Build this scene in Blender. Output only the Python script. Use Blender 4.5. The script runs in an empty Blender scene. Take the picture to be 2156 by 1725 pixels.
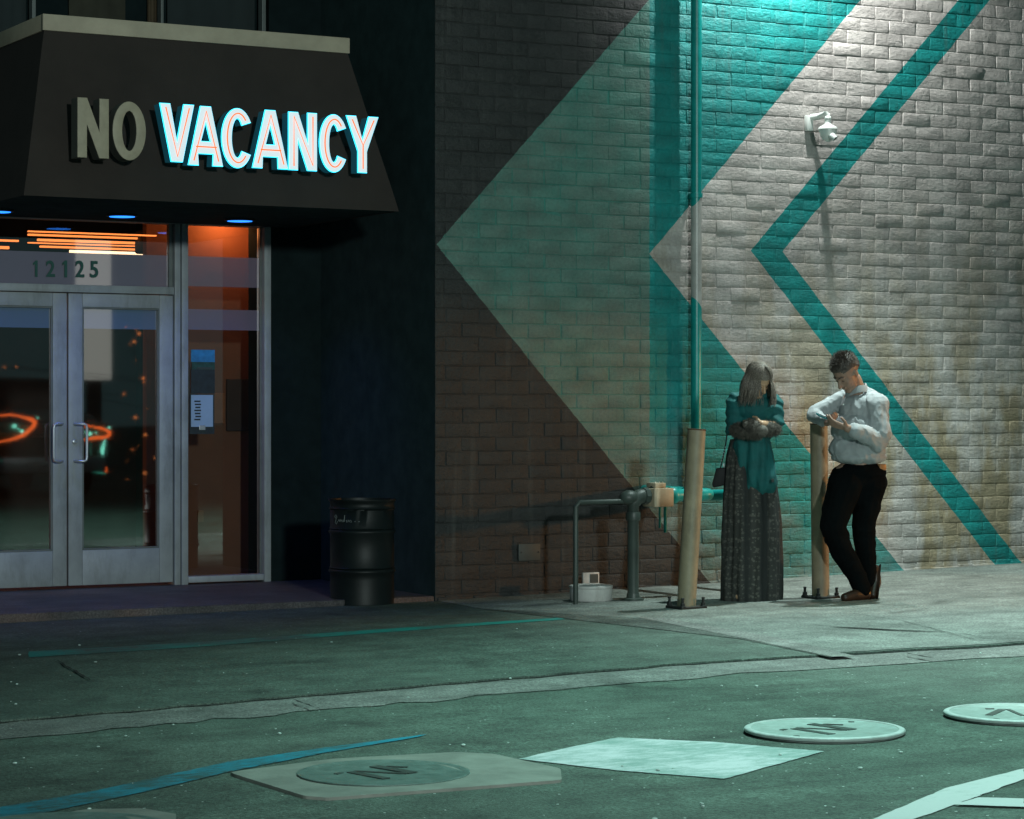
import bpy, bmesh, math, random
from mathutils import Vector, Matrix, noise
random.seed(7)
R = math.radians
S = bpy.context.scene
COL = S.collection
# ------------------------------------------------------------------ camera frame (picture measured on a 2156 x 1725 grid)
F = 5200.0; CX = 1078.0; YH = 855.0
CAM = Vector((-8.08, -15.61, 1.404))
FW = Vector((.4872, .8733, 0)); RT = Vector((.8733, -.4872, 0)); UP = Vector((0, 0, 1))
def ray(x, y): return FW + RT*((x-CX)/F) + UP*((YH-y)/F)
def onY(x, y, Y):
    d = ray(x, y); t = (Y-CAM.y)/d.y; return CAM + d*t
def onX(x, y, X):
    d = ray(x, y); t = (X-CAM.x)/d.x; return CAM + d*t
def gz(X): return .0188*X if X > 0 else .007*X
def gnd(x, y, off=0.0):
    d = ray(x, y)
    for sl, pos in ((.0188, True), (.007, False)):
        t = (CAM.z-off-sl*CAM.x)/(sl*d.x-d.z)
        p = CAM + d*t
        if (p.x >= 0) == pos: return p
    return p
def atZ(x, y, depth): return CAM + ray(x, y)*depth     # depth measured along the view axis
def depth(p): return (p-CAM).dot(FW)

# ------------------------------------------------------------------ tagging
def tag(o, label=None, cat=None, group=None, kind=None):
    if label: o['label'] = label
    if cat: o['category'] = cat
    if group: o['group'] = group
    if kind: o['kind'] = kind
    return o
def empty(name, loc, label, cat, group=None):
    o = bpy.data.objects.new(name, None); COL.objects.link(o); o.location = loc; o.empty_display_size = .1
    return tag(o, label, cat, group)
_pend = []
def link(name, me, mat, parent=None, smooth=None):
    o = bpy.data.objects.new(name, me); COL.objects.link(o)
    if mat is not None:
        me.materials.clear()
        for m in (mat if isinstance(mat, (list, tuple)) else [mat]): me.materials.append(m)
    if parent is not None:
        o.parent = parent
        # geometry is written in world space: cancel the parents' translations
        off = Vector((0, 0, 0)); p = parent
        while p is not None: off += p.location; p = p.parent
        o.location = -off
    if smooth is not None: shade(me, smooth)
    return o
def shade(me, ang=35):
    if ang >= 180:
        for p in me.polygons: p.use_smooth = True
        return
    for p in me.polygons: p.use_smooth = True
    bm = bmesh.new(); bm.from_mesh(me)
    lim = R(ang)
    for e in bm.edges:
        if len(e.link_faces) == 2:
            if e.calc_face_angle(0) > lim: e.smooth = False
    bm.to_mesh(me); bm.free()

# ------------------------------------------------------------------ mesh building
class MB:
    def __init__(s): s.v = []; s.f = []; s.mi = []
    def add(s, vs, fs, mi=0):
        n = len(s.v); s.v += [tuple(v) for v in vs]
        for f in fs: s.f.append([n+i for i in f]); s.mi.append(mi)
    def box(s, a, b, bev=0.0, mi=0):
        x0, y0, z0 = [min(a[i], b[i]) for i in range(3)]; x1, y1, z1 = [max(a[i], b[i]) for i in range(3)]
        if bev <= 0:
            vs = [(x0,y0,z0),(x1,y0,z0),(x1,y1,z0),(x0,y1,z0),(x0,y0,z1),(x1,y0,z1),(x1,y1,z1),(x0,y1,z1)]
            s.add(vs, [(3,2,1,0),(4,5,6,7),(0,1,5,4),(1,2,6,5),(2,3,7,6),(3,0,4,7)], mi); return
        bm = bmesh.new(); bmesh.ops.create_cube(bm, size=1)
        for v in bm.verts:
            v.co = Vector(((x0+x1)/2+v.co.x*(x1-x0), (y0+y1)/2+v.co.y*(y1-y0), (z0+z1)/2+v.co.z*(z1-z0)))
        bmesh.ops.bevel(bm, geom=bm.edges[:], offset=bev, segments=2, profile=.5, affect='EDGES')
        s.bm(bm, mi)
    def bm(s, bm, mi=0):
        bm.verts.ensure_lookup_table()
        for i, v in enumerate(bm.verts): v.index = i
        s.add([v.co for v in bm.verts], [[v.index for v in f.verts] for f in bm.faces], mi); bm.free()
    def tube(s, pts, rad, n=12, cap=True, mi=0, sq=None):
        pts = [Vector(p) for p in pts]
        if not isinstance(rad, (list, tuple)): rad = [rad]*len(pts)
        vs = []; fs = []
        up = Vector((0, 0, 1)); prev = None
        for i, p in enumerate(pts):
            t = (pts[min(i+1, len(pts)-1)]-pts[max(i-1, 0)]).normalized()
            if prev is None:
                a = t.cross(up if abs(t.z) < .95 else Vector((0, 1, 0))).normalized()
            else: a = (prev - t*prev.dot(t)).normalized()
            prev = a; b = t.cross(a)
            for k in range(n):
                th = 2*math.pi*k/n
                vs.append(p + (a*math.cos(th)+b*math.sin(th))*rad[i])
        for i in range(len(pts)-1):
            for k in range(n):
                fs.append((i*n+k, i*n+(k+1) % n, (i+1)*n+(k+1) % n, (i+1)*n+k))
        if cap:
            fs.append(tuple(range(n))[::-1]); fs.append(tuple((len(pts)-1)*n+k for k in range(n)))
        s.add(vs, fs, mi)
    def lathe(s, c, prof, n=32, axis=(0, 0, 1), mi=0):
        ax = Vector(axis).normalized(); a = ax.orthogonal().normalized(); b = ax.cross(a); c = Vector(c)
        vs = []; fs = []
        for (r, h) in prof:
            for k in range(n):
                th = 2*math.pi*k/n; vs.append(c+ax*h+(a*math.cos(th)+b*math.sin(th))*r)
        for i in range(len(prof)-1):
            for k in range(n): fs.append((i*n+k, i*n+(k+1) % n, (i+1)*n+(k+1) % n, (i+1)*n+k))
        fs.append(tuple(range(n))[::-1]); fs.append(tuple((len(prof)-1)*n+k for k in range(n)))
        s.add(vs, fs, mi)
    def ell(s, c, r, rot=None, n=16, m=10, mi=0):
        c = Vector(c); rot = rot or Matrix.Identity(3)
        vs = [c+rot@Vector((0, 0, -r[2]))]; fs = []
        for i in range(1, m):
            ph = -math.pi/2+math.pi*i/m
            for k in range(n):
                th = 2*math.pi*k/n
                vs.append(c+rot@Vector((r[0]*math.cos(ph)*math.cos(th), r[1]*math.cos(ph)*math.sin(th), r[2]*math.sin(ph))))
        vs.append(c+rot@Vector((0, 0, r[2])))
        for k in range(n): fs.append((0, 1+(k+1) % n, 1+k))
        for i in range(m-2):
            for k in range(n): fs.append((1+i*n+k, 1+i*n+(k+1) % n, 1+(i+1)*n+(k+1) % n, 1+(i+1)*n+k))
        L = len(vs)-1
        for k in range(n): fs.append((1+(m-2)*n+k, 1+(m-2)*n+(k+1) % n, L))
        s.add(vs, fs, mi)
    def cap(s, p0, r0, p1, r1, n=14):       # tapered capsule, closed
        p0 = Vector(p0); p1 = Vector(p1); t = p1-p0; L = t.length; t.normalize()
        a = t.orthogonal().normalized(); b = t.cross(a)
        prof = []
        for i in range(1, 5):
            ph = -math.pi/2+math.pi/2*i/4; prof.append((r0*math.cos(ph), r0*math.sin(ph)))
        for i in range(0, 4):
            ph = math.pi/2*i/4; prof.append((r1*math.cos(ph), L+r1*math.sin(ph)))
        vs = [p0-t*r0]
        for r, h in prof:
            for k in range(n):
                th = 2*math.pi*k/n; vs.append(p0+t*h+(a*math.cos(th)+b*math.sin(th))*r)
        vs.append(p1+t*r1); fs = []
        for k in range(n): fs.append((0, 1+(k+1) % n, 1+k))
        for i in range(len(prof)-1):
            for k in range(n): fs.append((1+i*n+k, 1+i*n+(k+1) % n, 1+(i+1)*n+(k+1) % n, 1+(i+1)*n+k))
        Lx = len(vs)-1
        for k in range(n): fs.append((1+(len(prof)-1)*n+k, 1+(len(prof)-1)*n+(k+1) % n, Lx))
        s.add(vs, fs)
    def chain(s, pts, rad, n=14):
        for i in range(len(pts)-1): s.cap(pts[i], rad[i], pts[i+1], rad[i+1], n)
    def mesh(s, name='m'):
        me = bpy.data.meshes.new(name); me.from_pydata(s.v, [], s.f); me.update()
        if any(s.mi):
            for p, i in zip(me.polygons, s.mi): p.material_index = i
        return me
    def fix(s, me):
        bm = bmesh.new(); bm.from_mesh(me); bmesh.ops.recalc_face_normals(bm, faces=bm.faces[:]); bm.to_mesh(me); bm.free()
    def build(s, name, mat, parent=None, smooth=None):
        me = s.mesh(name); s.fix(me)
        return link(name, me, mat, parent, smooth)
def remesh(mb, voxel=.007, sm=3, fold=None):
    """one continuous surface out of overlapping volumes"""
    me = mb.mesh('tmp'); mb.fix(me)
    o = bpy.data.objects.new('tmp', me); COL.objects.link(o)
    m = o.modifiers.new('r', 'REMESH'); m.mode = 'VOXEL'; m.voxel_size = voxel; m.adaptivity = 0
    m2 = o.modifiers.new('s', 'SMOOTH'); m2.factor = .5; m2.iterations = sm
    dg = bpy.context.evaluated_depsgraph_get(); dg.update()
    out = bpy.data.meshes.new_from_object(o.evaluated_get(dg))
    bpy.data.objects.remove(o); bpy.data.meshes.remove(me)
    if fold:
        nr = [v.normal.copy() for v in out.vertices]
        for v, n_ in zip(out.vertices, nr): v.co += n_*fold(v.co)
    for p in out.polygons: p.use_smooth = True
    return out

# ------------------------------------------------------------------ materials
def newmat(name):
    m = bpy.data.materials.new(name); m.use_nodes = True
    nt = m.node_tree; b = nt.nodes['Principled BSDF']
    return m, nt, b
def N(nt, t, **k):
    n = nt.nodes.new(t)
    for a, v in k.items(): setattr(n, a, v)
    return n
def ramp(nt, src, stops):
    r = N(nt, 'ShaderNodeValToRGB'); e = r.color_ramp.elements
    while len(e) > 1: e.remove(e[-1])
    e[0].position = stops[0][0]; e[0].color = (*stops[0][1], 1)
    for p, c in stops[1:]:
        x = e.new(p); x.color = (*c, 1)
    nt.links.new(src, r.inputs[0]); return r.outputs[0]
def math_(nt, op, a, b=None, clamp=False):
    n = N(nt, 'ShaderNodeMath', operation=op); n.use_clamp = clamp
    for i, x in enumerate((a, b)):
        if x is None: continue
        if hasattr(x, 'is_output'): nt.links.new(x, n.inputs[i])
        else: n.inputs[i].default_value = x
    return n.outputs[0]
def mixc(nt, fac, a, b, mode='MIX'):
    n = N(nt, 'ShaderNodeMix', data_type='RGBA', blend_type=mode)
    for i, x in ((0, fac), (6, a), (7, b)):
        if hasattr(x, 'is_output'): nt.links.new(x, n.inputs[i])
        elif i == 0: n.inputs[i].default_value = x
        else: n.inputs[i].default_value = (*x, 1)
    return n.outputs[2]
def noise_(nt, vec, scale, detail=4, rough=.55, dist=0):
    n = N(nt, 'ShaderNodeTexNoise'); n.inputs['Scale'].default_value = scale; n.inputs['Detail'].default_value = detail
    n.inputs['Roughness'].default_value = rough; n.inputs['Distortion'].default_value = dist
    if vec is not None: nt.links.new(vec, n.inputs['Vector'])
    return n.outputs['Fac']
def geopos(nt): return N(nt, 'ShaderNodeNewGeometry').outputs['Position']
def scaled(nt, vec, s):
    m = N(nt, 'ShaderNodeMapping'); m.inputs['Scale'].default_value = s; nt.links.new(vec, m.inputs['Vector']); return m.outputs[0]
def bump(nt, b, h, strength, dist=.01):
    bn = N(nt, 'ShaderNodeBump'); bn.inputs['Strength'].default_value = strength; bn.inputs['Distance'].default_value = dist
    nt.links.new(h, bn.inputs['Height']); nt.links.new(bn.outputs[0], b.inputs['Normal'])
def paint(name, col, rough=.5, var=.25, scale=6, metal=0, bmp=.15, bscale=60, spec=.5, grime=None):
    m, nt, b = newmat(name); pos = geopos(nt)
    n1 = noise_(nt, pos, scale, 5, .6)
    dark = tuple(c*(1-var) for c in col); lite = tuple(min(1, c*(1+var)) for c in col)
    c = ramp(nt, n1, [(.3, dark), (.7, lite)])
    if grime:
        n3 = noise_(nt, scaled(nt, pos, (3, 3, .8)), 3, 6, .7)
        c = mixc(nt, ramp(nt, n3, [(.5, (0, 0, 0)), (.75, (.8, .8, .8))]), c, grime)
    nt.links.new(c, b.inputs['Base Color'])
    b.inputs['Roughness'].default_value = rough; b.inputs['Metallic'].default_value = metal
    b.inputs['Specular IOR Level'].default_value = spec
    if bmp: bump(nt, b, noise_(nt, pos, bscale, 4), bmp, .004)
    return m
def emit(name, col, st, base=None):
    m, nt, b = newmat(name)
    b.inputs['Base Color'].default_value = (*(base or col), 1)
    b.inputs['Emission Color'].default_value = (*col, 1); b.inputs['Emission Strength'].default_value = st
    b.inputs['Roughness'].default_value = .4
    return m

# ---- mural wall
def mural():
    m, nt, b = newmat('painted_brick_mural'); pos = geopos(nt)
    sep = N(nt, 'ShaderNodeSeparateXYZ'); nt.links.new(pos, sep.inputs[0]); X, Y_, Z = sep.outputs
    wob = noise_(nt, pos, 9, 3)
    def half(p, q, side):       # 1 on the +X side of the line through two picture points
        P = onY(*p, 0); Q = onY(*q, 0)
        dx, dz = Q.x-P.x, Q.z-P.z
        a, c = dz, -dx                       # normal
        if a < 0: a, c = -a, -c
        L = math.hypot(a, c); a /= L; c /= L
        k = a*P.x+c*P.z
        v = math_(nt, 'ADD', math_(nt, 'MULTIPLY', X, a), math_(nt, 'MULTIPLY', Z, c))
        v = math_(nt, 'ADD', v, math_(nt, 'MULTIPLY', math_(nt, 'SUBTRACT', wob, .5), .015))
        return math_(nt, 'GREATER_THAN', v, k)
    def vee(top, apex, bot): return math_(nt, 'MULTIPLY', half(top, apex, 1), half(apex, bot, 1))
    m1 = vee((1366, 0), (918, 515), (1498, 1232))
    xe = onY(1367, 600, 0).x
    m2 = math_(nt, 'GREATER_THAN', math_(nt, 'ADD', X, math_(nt, 'MULTIPLY', math_(nt, 'SUBTRACT', wob, .5), .02)), xe)
    m3 = vee((1811, 0), (1367, 535), (1903, 1203))
    m4 = vee((2018, 0), (1580, 528), (2093, 1189))
    m5 = vee((2084, 0), (1647, 530), (2151, 1188))
    brick = noise_(nt, scaled(nt, pos, (3.66, 3.66, 9.8)), 1.0, 0, .5)
    big = noise_(nt, pos, .9, 5, .6)
    fine = noise_(nt, pos, 40, 4, .7)
    brown = ramp(nt, big, [(.3, (.018, .019, .0185)), (.7, (.026, .027, .026))])
    # the grey-green field: grey over an older teal coat that shows in the joints, tealer higher up
    th = noise_(nt, pos, 2.3, 6, .65)
    hgt = math_(nt, 'MULTIPLY', math_(nt, 'SUBTRACT', Z, 1.6), .16)
    recess = math_(nt, 'GREATER_THAN', Y_, -.0008)
    thin = math_(nt, 'ADD', math_(nt, 'ADD', math_(nt, 'MULTIPLY', math_(nt, 'SUBTRACT', th, .5), 1.5), hgt), .22, )
    thin = math_(nt, 'ADD', thin, math_(nt, 'MULTIPLY', recess, .35), True)
    gg = mixc(nt, thin, (.135, .172, .145), (.035, .21, .17))
    teal = ramp(nt, big, [(.3, (.0, .18, .17)), (.7, (.002, .25, .24))])
    # low and left, the lost colour of dim areas is painted as grey
    low = math_(nt, 'MULTIPLY', math_(nt, 'SUBTRACT', 1.15, Z), 1.0)
    lft = math_(nt, 'MULTIPLY', math_(nt, 'SUBTRACT', xe+.95, X), .45)
    dim_fade = math_(nt, 'ADD', math_(nt, 'ADD', low, lft), math_(nt, 'MULTIPLY', math_(nt, 'SUBTRACT', th, .55), 2.4))
    teal = mixc(nt, math_(nt, 'MULTIPLY', dim_fade, .85, True), teal, (.17, .18, .165))
    grey = ramp(nt, big, [(.3, (.38, .355, .335)), (.7, (.50, .475, .445))])
    stain_sodium = noise_(nt, scaled(nt, pos, (1.6, 1, .55)), 1.6, 6, .65)  # ochre stains, with the sodium light low on the wall put in
    sm = ramp(nt, stain_sodium, [(.43, (0, 0, 0)), (.58, (.85, .85, .85))])
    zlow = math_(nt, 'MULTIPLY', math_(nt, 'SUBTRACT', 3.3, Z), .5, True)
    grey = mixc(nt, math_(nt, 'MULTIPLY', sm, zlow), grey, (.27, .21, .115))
    c = mixc(nt, m1, brown, gg); c = mixc(nt, math_(nt, 'MULTIPLY', m1, m2), c, teal)
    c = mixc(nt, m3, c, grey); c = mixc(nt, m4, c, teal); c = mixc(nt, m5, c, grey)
    v = ramp(nt, brick, [(.3, (.82, .82, .82)), (.7, (1.12, 1.12, 1.12))]); c = mixc(nt, 1, c, v, 'MULTIPLY')
    v = ramp(nt, fine, [(.25, (.8, .8, .8)), (.75, (1.15, 1.15, 1.15))]); c = mixc(nt, 1, c, v, 'MULTIPLY')
    chip = noise_(nt, pos, 34, 5, .75)
    c = mixc(nt, ramp(nt, chip, [(.70, (0, 0, 0)), (.72, (.75, .75, .75))]), c, (.23, .22, .20))
    # drips and dirt
    drip = noise_(nt, scaled(nt, pos, (9, 1, .5)), 1.2, 5, .6)
    c = mixc(nt, ramp(nt, drip, [(.56, (0, 0, 0)), (.75, (.35, .35, .35))]), c, (.10, .10, .09))
    nt.links.new(c, b.inputs['Base Color'])
    b.inputs['Roughness'].default_value = .62
    rotm = N(nt, 'ShaderNodeMapping'); rotm.inputs['Rotation'].default_value = (0, R(38), 0); rotm.inputs['Scale'].default_value = (9, 9, 34); nt.links.new(pos, rotm.inputs['Vector'])
    h = math_(nt, 'ADD', noise_(nt, pos, 17, 6, .72), math_(nt, 'MULTIPLY', noise_(nt, rotm.outputs[0], 1.3, 4, .6), .5))
    bump(nt, b, h, .8, .016)
    return m
M = {}
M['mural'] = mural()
def asphalt(name, c0, c1, sp, roughen=.8, big=.7):
    m, nt, b = newmat(name); pos = geopos(nt)
    c = ramp(nt, noise_(nt, pos, 1.1, 6, .65), [(.3, c0), (.7, c1)])
    streak = noise_(nt, scaled(nt, pos, (.5, 3.5, 1)), 1.0, 5, .6)
    c = mixc(nt, 1, c, ramp(nt, streak, [(.3, (big, big, big)), (.7, (1.3, 1.3, 1.3))]), 'MULTIPLY')
    blot = noise_(nt, pos, 4.5, 5, .65)
    c = mixc(nt, 1, c, ramp(nt, blot, [(.32, (.72, .72, .72)), (.68, (1.25, 1.25, 1.25))]), 'MULTIPLY')
    oil = noise_(nt, pos, 1.7, 3, .5, .6)
    c = mixc(nt, 1, c, ramp(nt, oil, [(.28, (.55, .55, .55)), (.40, (1, 1, 1))]), 'MULTIPLY')
    g = noise_(nt, pos, 75, 3, .85)
    c = mixc(nt, 1, c, ramp(nt, g, [(.33, (.30, .30, .30)), (.67, (1.9, 1.9, 1.9))]), 'MULTIPLY')
    g2 = noise_(nt, pos, 28, 4, .75)
    c = mixc(nt, 1, c, ramp(nt, g2, [(.3, (.75, .75, .75)), (.7, (1.25, 1.25, 1.25))]), 'MULTIPLY')
    vo = N(nt, 'ShaderNodeTexVoronoi'); vo.inputs['Scale'].default_value = 26; nt.links.new(pos, vo.inputs['Vector'])
    sepc = N(nt, 'ShaderNodeSeparateColor'); nt.links.new(vo.outputs['Color'], sepc.inputs[0])
    pick = math_(nt, 'MULTIPLY', math_(nt, 'GREATER_THAN', sepc.outputs[0], 1-sp), math_(nt, 'LESS_THAN', vo.outputs['Distance'], .14))
    c = mixc(nt, pick, c, (.55, .6, .57))
    nt.links.new(c, b.inputs['Base Color']); b.inputs['Roughness'].default_value = roughen
    bump(nt, b, math_(nt, 'ADD', g, math_(nt, 'MULTIPLY', g2, .6)), .7, .012)
    return m
M['road'] = asphalt('road_asphalt', (.046, .070, .056), (.074, .105, .085), .06)
M['walk'] = asphalt('sidewalk_asphalt', (.044, .064, .052), (.068, .094, .077), .02, .8, .85)
M['conc'] = asphalt('worn_concrete', (.105, .118, .106), (.15, .165, .15), .006, .8, .8)
M['gutter'] = asphalt('gutter_concrete', (.105, .108, .10), (.165, .165, .155), .01, .8, .75)
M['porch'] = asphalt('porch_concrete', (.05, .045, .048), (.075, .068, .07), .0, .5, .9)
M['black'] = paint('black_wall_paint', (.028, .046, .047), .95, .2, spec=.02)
M['awning'] = paint('awning_brown_fabric', (.030, .022, .018), .9, .18, 3, bmp=.3, bscale=180)
M['capm'] = paint('awning_cap_beige', (.40, .34, .25), .7, .15, 4)
M['alu'] = paint('aluminium_frame', (.29, .31, .325), .5, .14, 5, bmp=.08, grime=(.17, .18, .175))
M['aludark'] = paint('aged_aluminium', (.13, .145, .14), .5, .2, 5, metal=.2)
M['chrome'] = paint('handle_steel', (.5, .52, .55), .35, .05, metal=.6, bmp=0)
M['teal'] = paint('teal_pipe_paint', (.004, .27, .25), .38, .2, 8)
M['greyp'] = paint('grey_pipe_paint', (.36, .35, .33), .4, .15, 8)
M['darkpipe'] = paint('dark_pipe_paint', (.045, .06, .052), .45, .25, 8)
M['boll'] = paint('bollard_paint', (.25, .205, .135), .55, .2, 7, grime=(.09, .075, .055))
M['box'] = paint('beige_valve_box', (.50, .42, .30), .5, .12, 12, grime=(.2, .15, .1))
M['bucket'] = paint('pale_plastic', (.55, .54, .52), .5, .1, 10, grime=(.25, .22, .2))
M['plate'] = paint('grey_plate', (.045, .055, .052), .6, .2)
M['white'] = paint('white_camera_plastic', (.70, .74, .70), .3, .06, bmp=0)
M['lens'] = paint('dark_lens', (.02, .02, .02), .1, .1, bmp=0)
M['drum'] = paint('black_drum_paint', (.005, .008, .008), .5, .3, 5, bmp=.15, spec=.3)
M['scrib'] = paint('faded_paint_writing', (.12, .14, .14), .6, .2)
M['steelplate'] = paint('dark_bolt_steel', (.02, .022, .022), .6, .2, metal=.4)
M['rust'] = paint('rusty_rim', (.10, .05, .03), .8, .4, 30)
M['brownwall'] = paint('lobby_brown_wall', (.20, .085, .045), .8, .12, 3)
M['lobbydark'] = paint('lobby_dark_wall', (.05, .035, .03), .8, .2, 3)
M['slat'] = paint('ceiling_slat', (.30, .13, .06), .6, .2)
M['speaker'] = paint('black_speaker', (.012, .012, .012), .6, .1)
M['curtain'] = paint('dark_curtain', (.035, .034, .022), .9, .25, 4)
M['curtain2'] = paint('dark_blind', (.017, .026, .027), .9, .15, 4)
M['ochre'] = paint('ochre_trim', (.075, .052, .028), .8, .2)
M['digit'] = paint('green_digits', (.005, .075, .06), .6, .1, bmp=0)
M['poster_blue'] = paint('poster_blue', (.02, .20, .42), .5, .3, 18, bmp=0)
M['poster_green'] = paint('poster_green', (.01, .06, .05), .5, .4, 30, bmp=0)
M['poster_dark'] = paint('poster_dark', (.012, .022, .03), .5, .4, 20, bmp=0)
M['paper'] = paint('notice_paper', (.30, .42, .60), .6, .06, bmp=0)
M['ink'] = paint('ink', (.02, .03, .04), .6, .1, bmp=0)
M['orangep'] = paint('orange_panel', (.30, .12, .05), .7, .15)
def glass():
    m, nt, b = newmat('storefront_glass')
    out = nt.nodes['Material Output']; nt.nodes.remove(b)
    tr = N(nt, 'ShaderNodeBsdfTransparent'); tr.inputs[0].default_value = (.75, .77, .76, 1)
    gl = N(nt, 'ShaderNodeBsdfGlossy'); gl.inputs['Roughness'].default_value = .022; gl.inputs[0].default_value = (1, 1, 1, 1)
    mx = N(nt, 'ShaderNodeMixShader'); mx.inputs[0].default_value = .17
    nt.links.new(tr.outputs[0], mx.inputs[1]); nt.links.new(gl.outputs[0], mx.inputs[2]); nt.links.new(mx.outputs[0], out.inputs[0])
    return m
M['glass'] = glass()
def frosted(name, col):
    m, nt, b = newmat(name); b.inputs['Base Color'].default_value = (*col, 1); b.inputs['Roughness'].default_value = .7
    b.inputs['Alpha'].default_value = .8
    return m
M['frost'] = frosted('frosted_film', (.42, .33, .48))
M['frostb'] = frosted('blue_frosted_film', (.24, .33, .58))

# ------------------------------------------------------------------ world and light
w = bpy.data.worlds.new('World'); S.world = w; w.use_nodes = True
bg = w.node_tree.nodes['Background']
bg.inputs[0].default_value = (.38, .82, .85, 1); bg.inputs[1].default_value = .11
def light(name, kind, loc, target, power, col, **k):
    ld = bpy.data.lights.new(name, kind); ld.energy = power; ld.color = col
    for a, v in k.items(): setattr(ld, a, v)
    o = bpy.data.objects.new(name, ld); COL.objects.link(o); o.location = loc
    d = Vector(target)-Vector(loc); o.rotation_euler = d.to_track_quat('-Z', 'Y').to_euler()
    return o
LX = onY(1625, 0, 0).x
wl = empty('wall_lamp', (LX, -.3, 5.5), 'wall lamp above the mural with an added plate shielding the left wall', 'wall lamp')
M['lampshield'] = paint('lamp_shield_paint', (.05, .05, .05), .6, .1)
mb = MB(); ye = -.50+.5*.12/(LX-onY(1372, 300, 0).x)
mb.box((LX-.14, -1.6, 5.0), (LX-.12, ye, 5.9)); mb.box((LX-.12, -.9, 5.72), (LX+.3, -.02, 5.75)); mb.build('hood', M['lampshield'], wl)  # unseen side plate, added to keep the lamp off the left wall
mb = MB(); mb.tube([(LX, -.02, 5.68), (LX, -.5, 5.68)], .02, 8); mb.build('arm', M['lampshield'], wl)
light('wall_light', 'SPOT', (LX, -.50, 5.55), (LX+.2, -.45, 0), 450, (.97, 1.0, .98), spot_size=R(168), spot_blend=.5, shadow_soft_size=.03)
light('arm_light', 'SPOT', (LX+.15, -1.75, 5.7), (LX+1.0, -3.4, 0), 1800, (.80, 1.0, .95), spot_size=R(93), spot_blend=.6, shadow_soft_size=.06)
light('street_light', 'SPOT', (-.2, -6.5, 7.2), (.2, -6.9, 0), 3300, (.52, .96, .84), spot_size=R(88), spot_blend=.8, shadow_soft_size=.2)
light('opposite_light', 'SPOT', (-7.0, -26, 5.0), (-2.6, 0, 1.8), 9000, (.84, 1.0, .96), spot_size=R(35), spot_blend=.8, shadow_soft_size=.5)
light('sodium_light', 'SPOT', (8.6, -4.9, 1.75), (4.4, -2.3, .7), 850, (1.0, .40, .075), spot_size=R(32), spot_blend=.5, shadow_soft_size=.1)

# ------------------------------------------------------------------ ground
def sheet(name, pts, off, mat, parent=None, thick=0, cuts=0):
    bm = bmesh.new()
    vs = [bm.verts.new((p[0], p[1], 0)) for p in pts]
    bm.faces.new(vs)
    bmesh.ops.triangulate(bm, faces=bm.faces[:])
    bmesh.ops.bisect_plane(bm, geom=bm.verts[:]+bm.edges[:]+bm.faces[:], plane_co=(0, 0, 0), plane_no=(1, 0, 0), dist=1e-5)
    for f in bm.faces:
        f.normal_update()
        if f.normal.z < 0: f.normal_flip()
    if thick:
        r = bmesh.ops.extrude_face_region(bm, geom=bm.faces[:])
        top = [g for g in r['geom'] if isinstance(g, bmesh.types.BMVert)]
        for v in top: v.co.z += thick
    for v in bm.verts: v.co.z += gz(v.co.x)+off
    bmesh.ops.recalc_face_normals(bm, faces=bm.faces[:])
    if not thick:
        for f in bm.faces:
            if f.normal.z < 0: f.normal_flip()
    me = bpy.data.meshes.new(name); bm.to_mesh(me); bm.free()
    return link(name, me, mat, parent)
tag(sheet('road', [(-80, -80), (80, -80), (80, 60), (-80, 60)], 0, M['road']), kind='structure')
c0 = gnd(0, 1515, .02); c1 = gnd(1430, 1395, .02); c2 = gnd(2156, 1352, .02)
def ext(p, q, t): return (p[0]+(q[0]-p[0])*t, p[1]+(q[1]-p[1])*t)
edge = [ext(c0, c1, -2.0)]
rr = random.Random(3)
for i in range(41):
    t = i/40; x = t*2156; y = 1515+(1395-1515)*x/1430 if x < 1430 else 1395+(1352-1395)*(x-1430)/726
    p = gnd(x, y, .02); edge.append((p.x, p.y+rr.uniform(-.02, .02)))
edge.append(ext(c1, c2, 4))
walk_pts = edge+[(edge[-1][0], .3), (edge[0][0], 2.6)]
tag(sheet('sidewalk', [tuple(p) for p in walk_pts], -.05, M['walk'], thick=.066), kind='structure')
gut = [(p[0], p[1]-.012) for p in edge]
wd = abs(gnd(700, 1457).y-gnd(700, 1486).y)*.95
gutp = gut+[(p[0], p[1]-wd*(1+rr.uniform(-.09, .09))) for i, p in reversed(list(enumerate(gut)))]
jt = [(p[0], p[1]+.01) for p in edge]+[(p[0], p[1]-.016-.008*math.sin(i*2.3)) for i, p in reversed(list(enumerate(edge)))]
M['joint'] = paint('joint_dirt', (.012, .013, .012), .95, .2)
tag(sheet('gutter_joint', jt, .0085, M['joint']), kind='structure')
tag(sheet('gutter', gutp, .004, M['gutter']), kind='structure')
# paler concrete walk on the right
cw = [gnd(1010, 1281, .02), gnd(1340, 1301, .02), gnd(1560, 1345, .02), gnd(1750, 1384, .02)]
cc = [(p.x, p.y) for p in cw]
tail = [(p[0], p[1]+.03) for p in edge if p[0] > cc[-1][0]+.05]
right = cc+tail+[(tail[-1][0], .05), (gnd(930, 1272).x, -.0)]
tag(sheet('pavement', right, .0195, M['conc']), kind='structure')
bandw = [gnd(1340, 1299, .025), gnd(1560, 1342, .025), gnd(1752, 1382, .025), gnd(1800, 1380, .025), gnd(1640, 1342, .025), gnd(1395, 1300, .025)]
tag(sheet('path', [(p.x, p.y) for p in bandw], .0225, M['gutter']), kind='structure')
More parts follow.
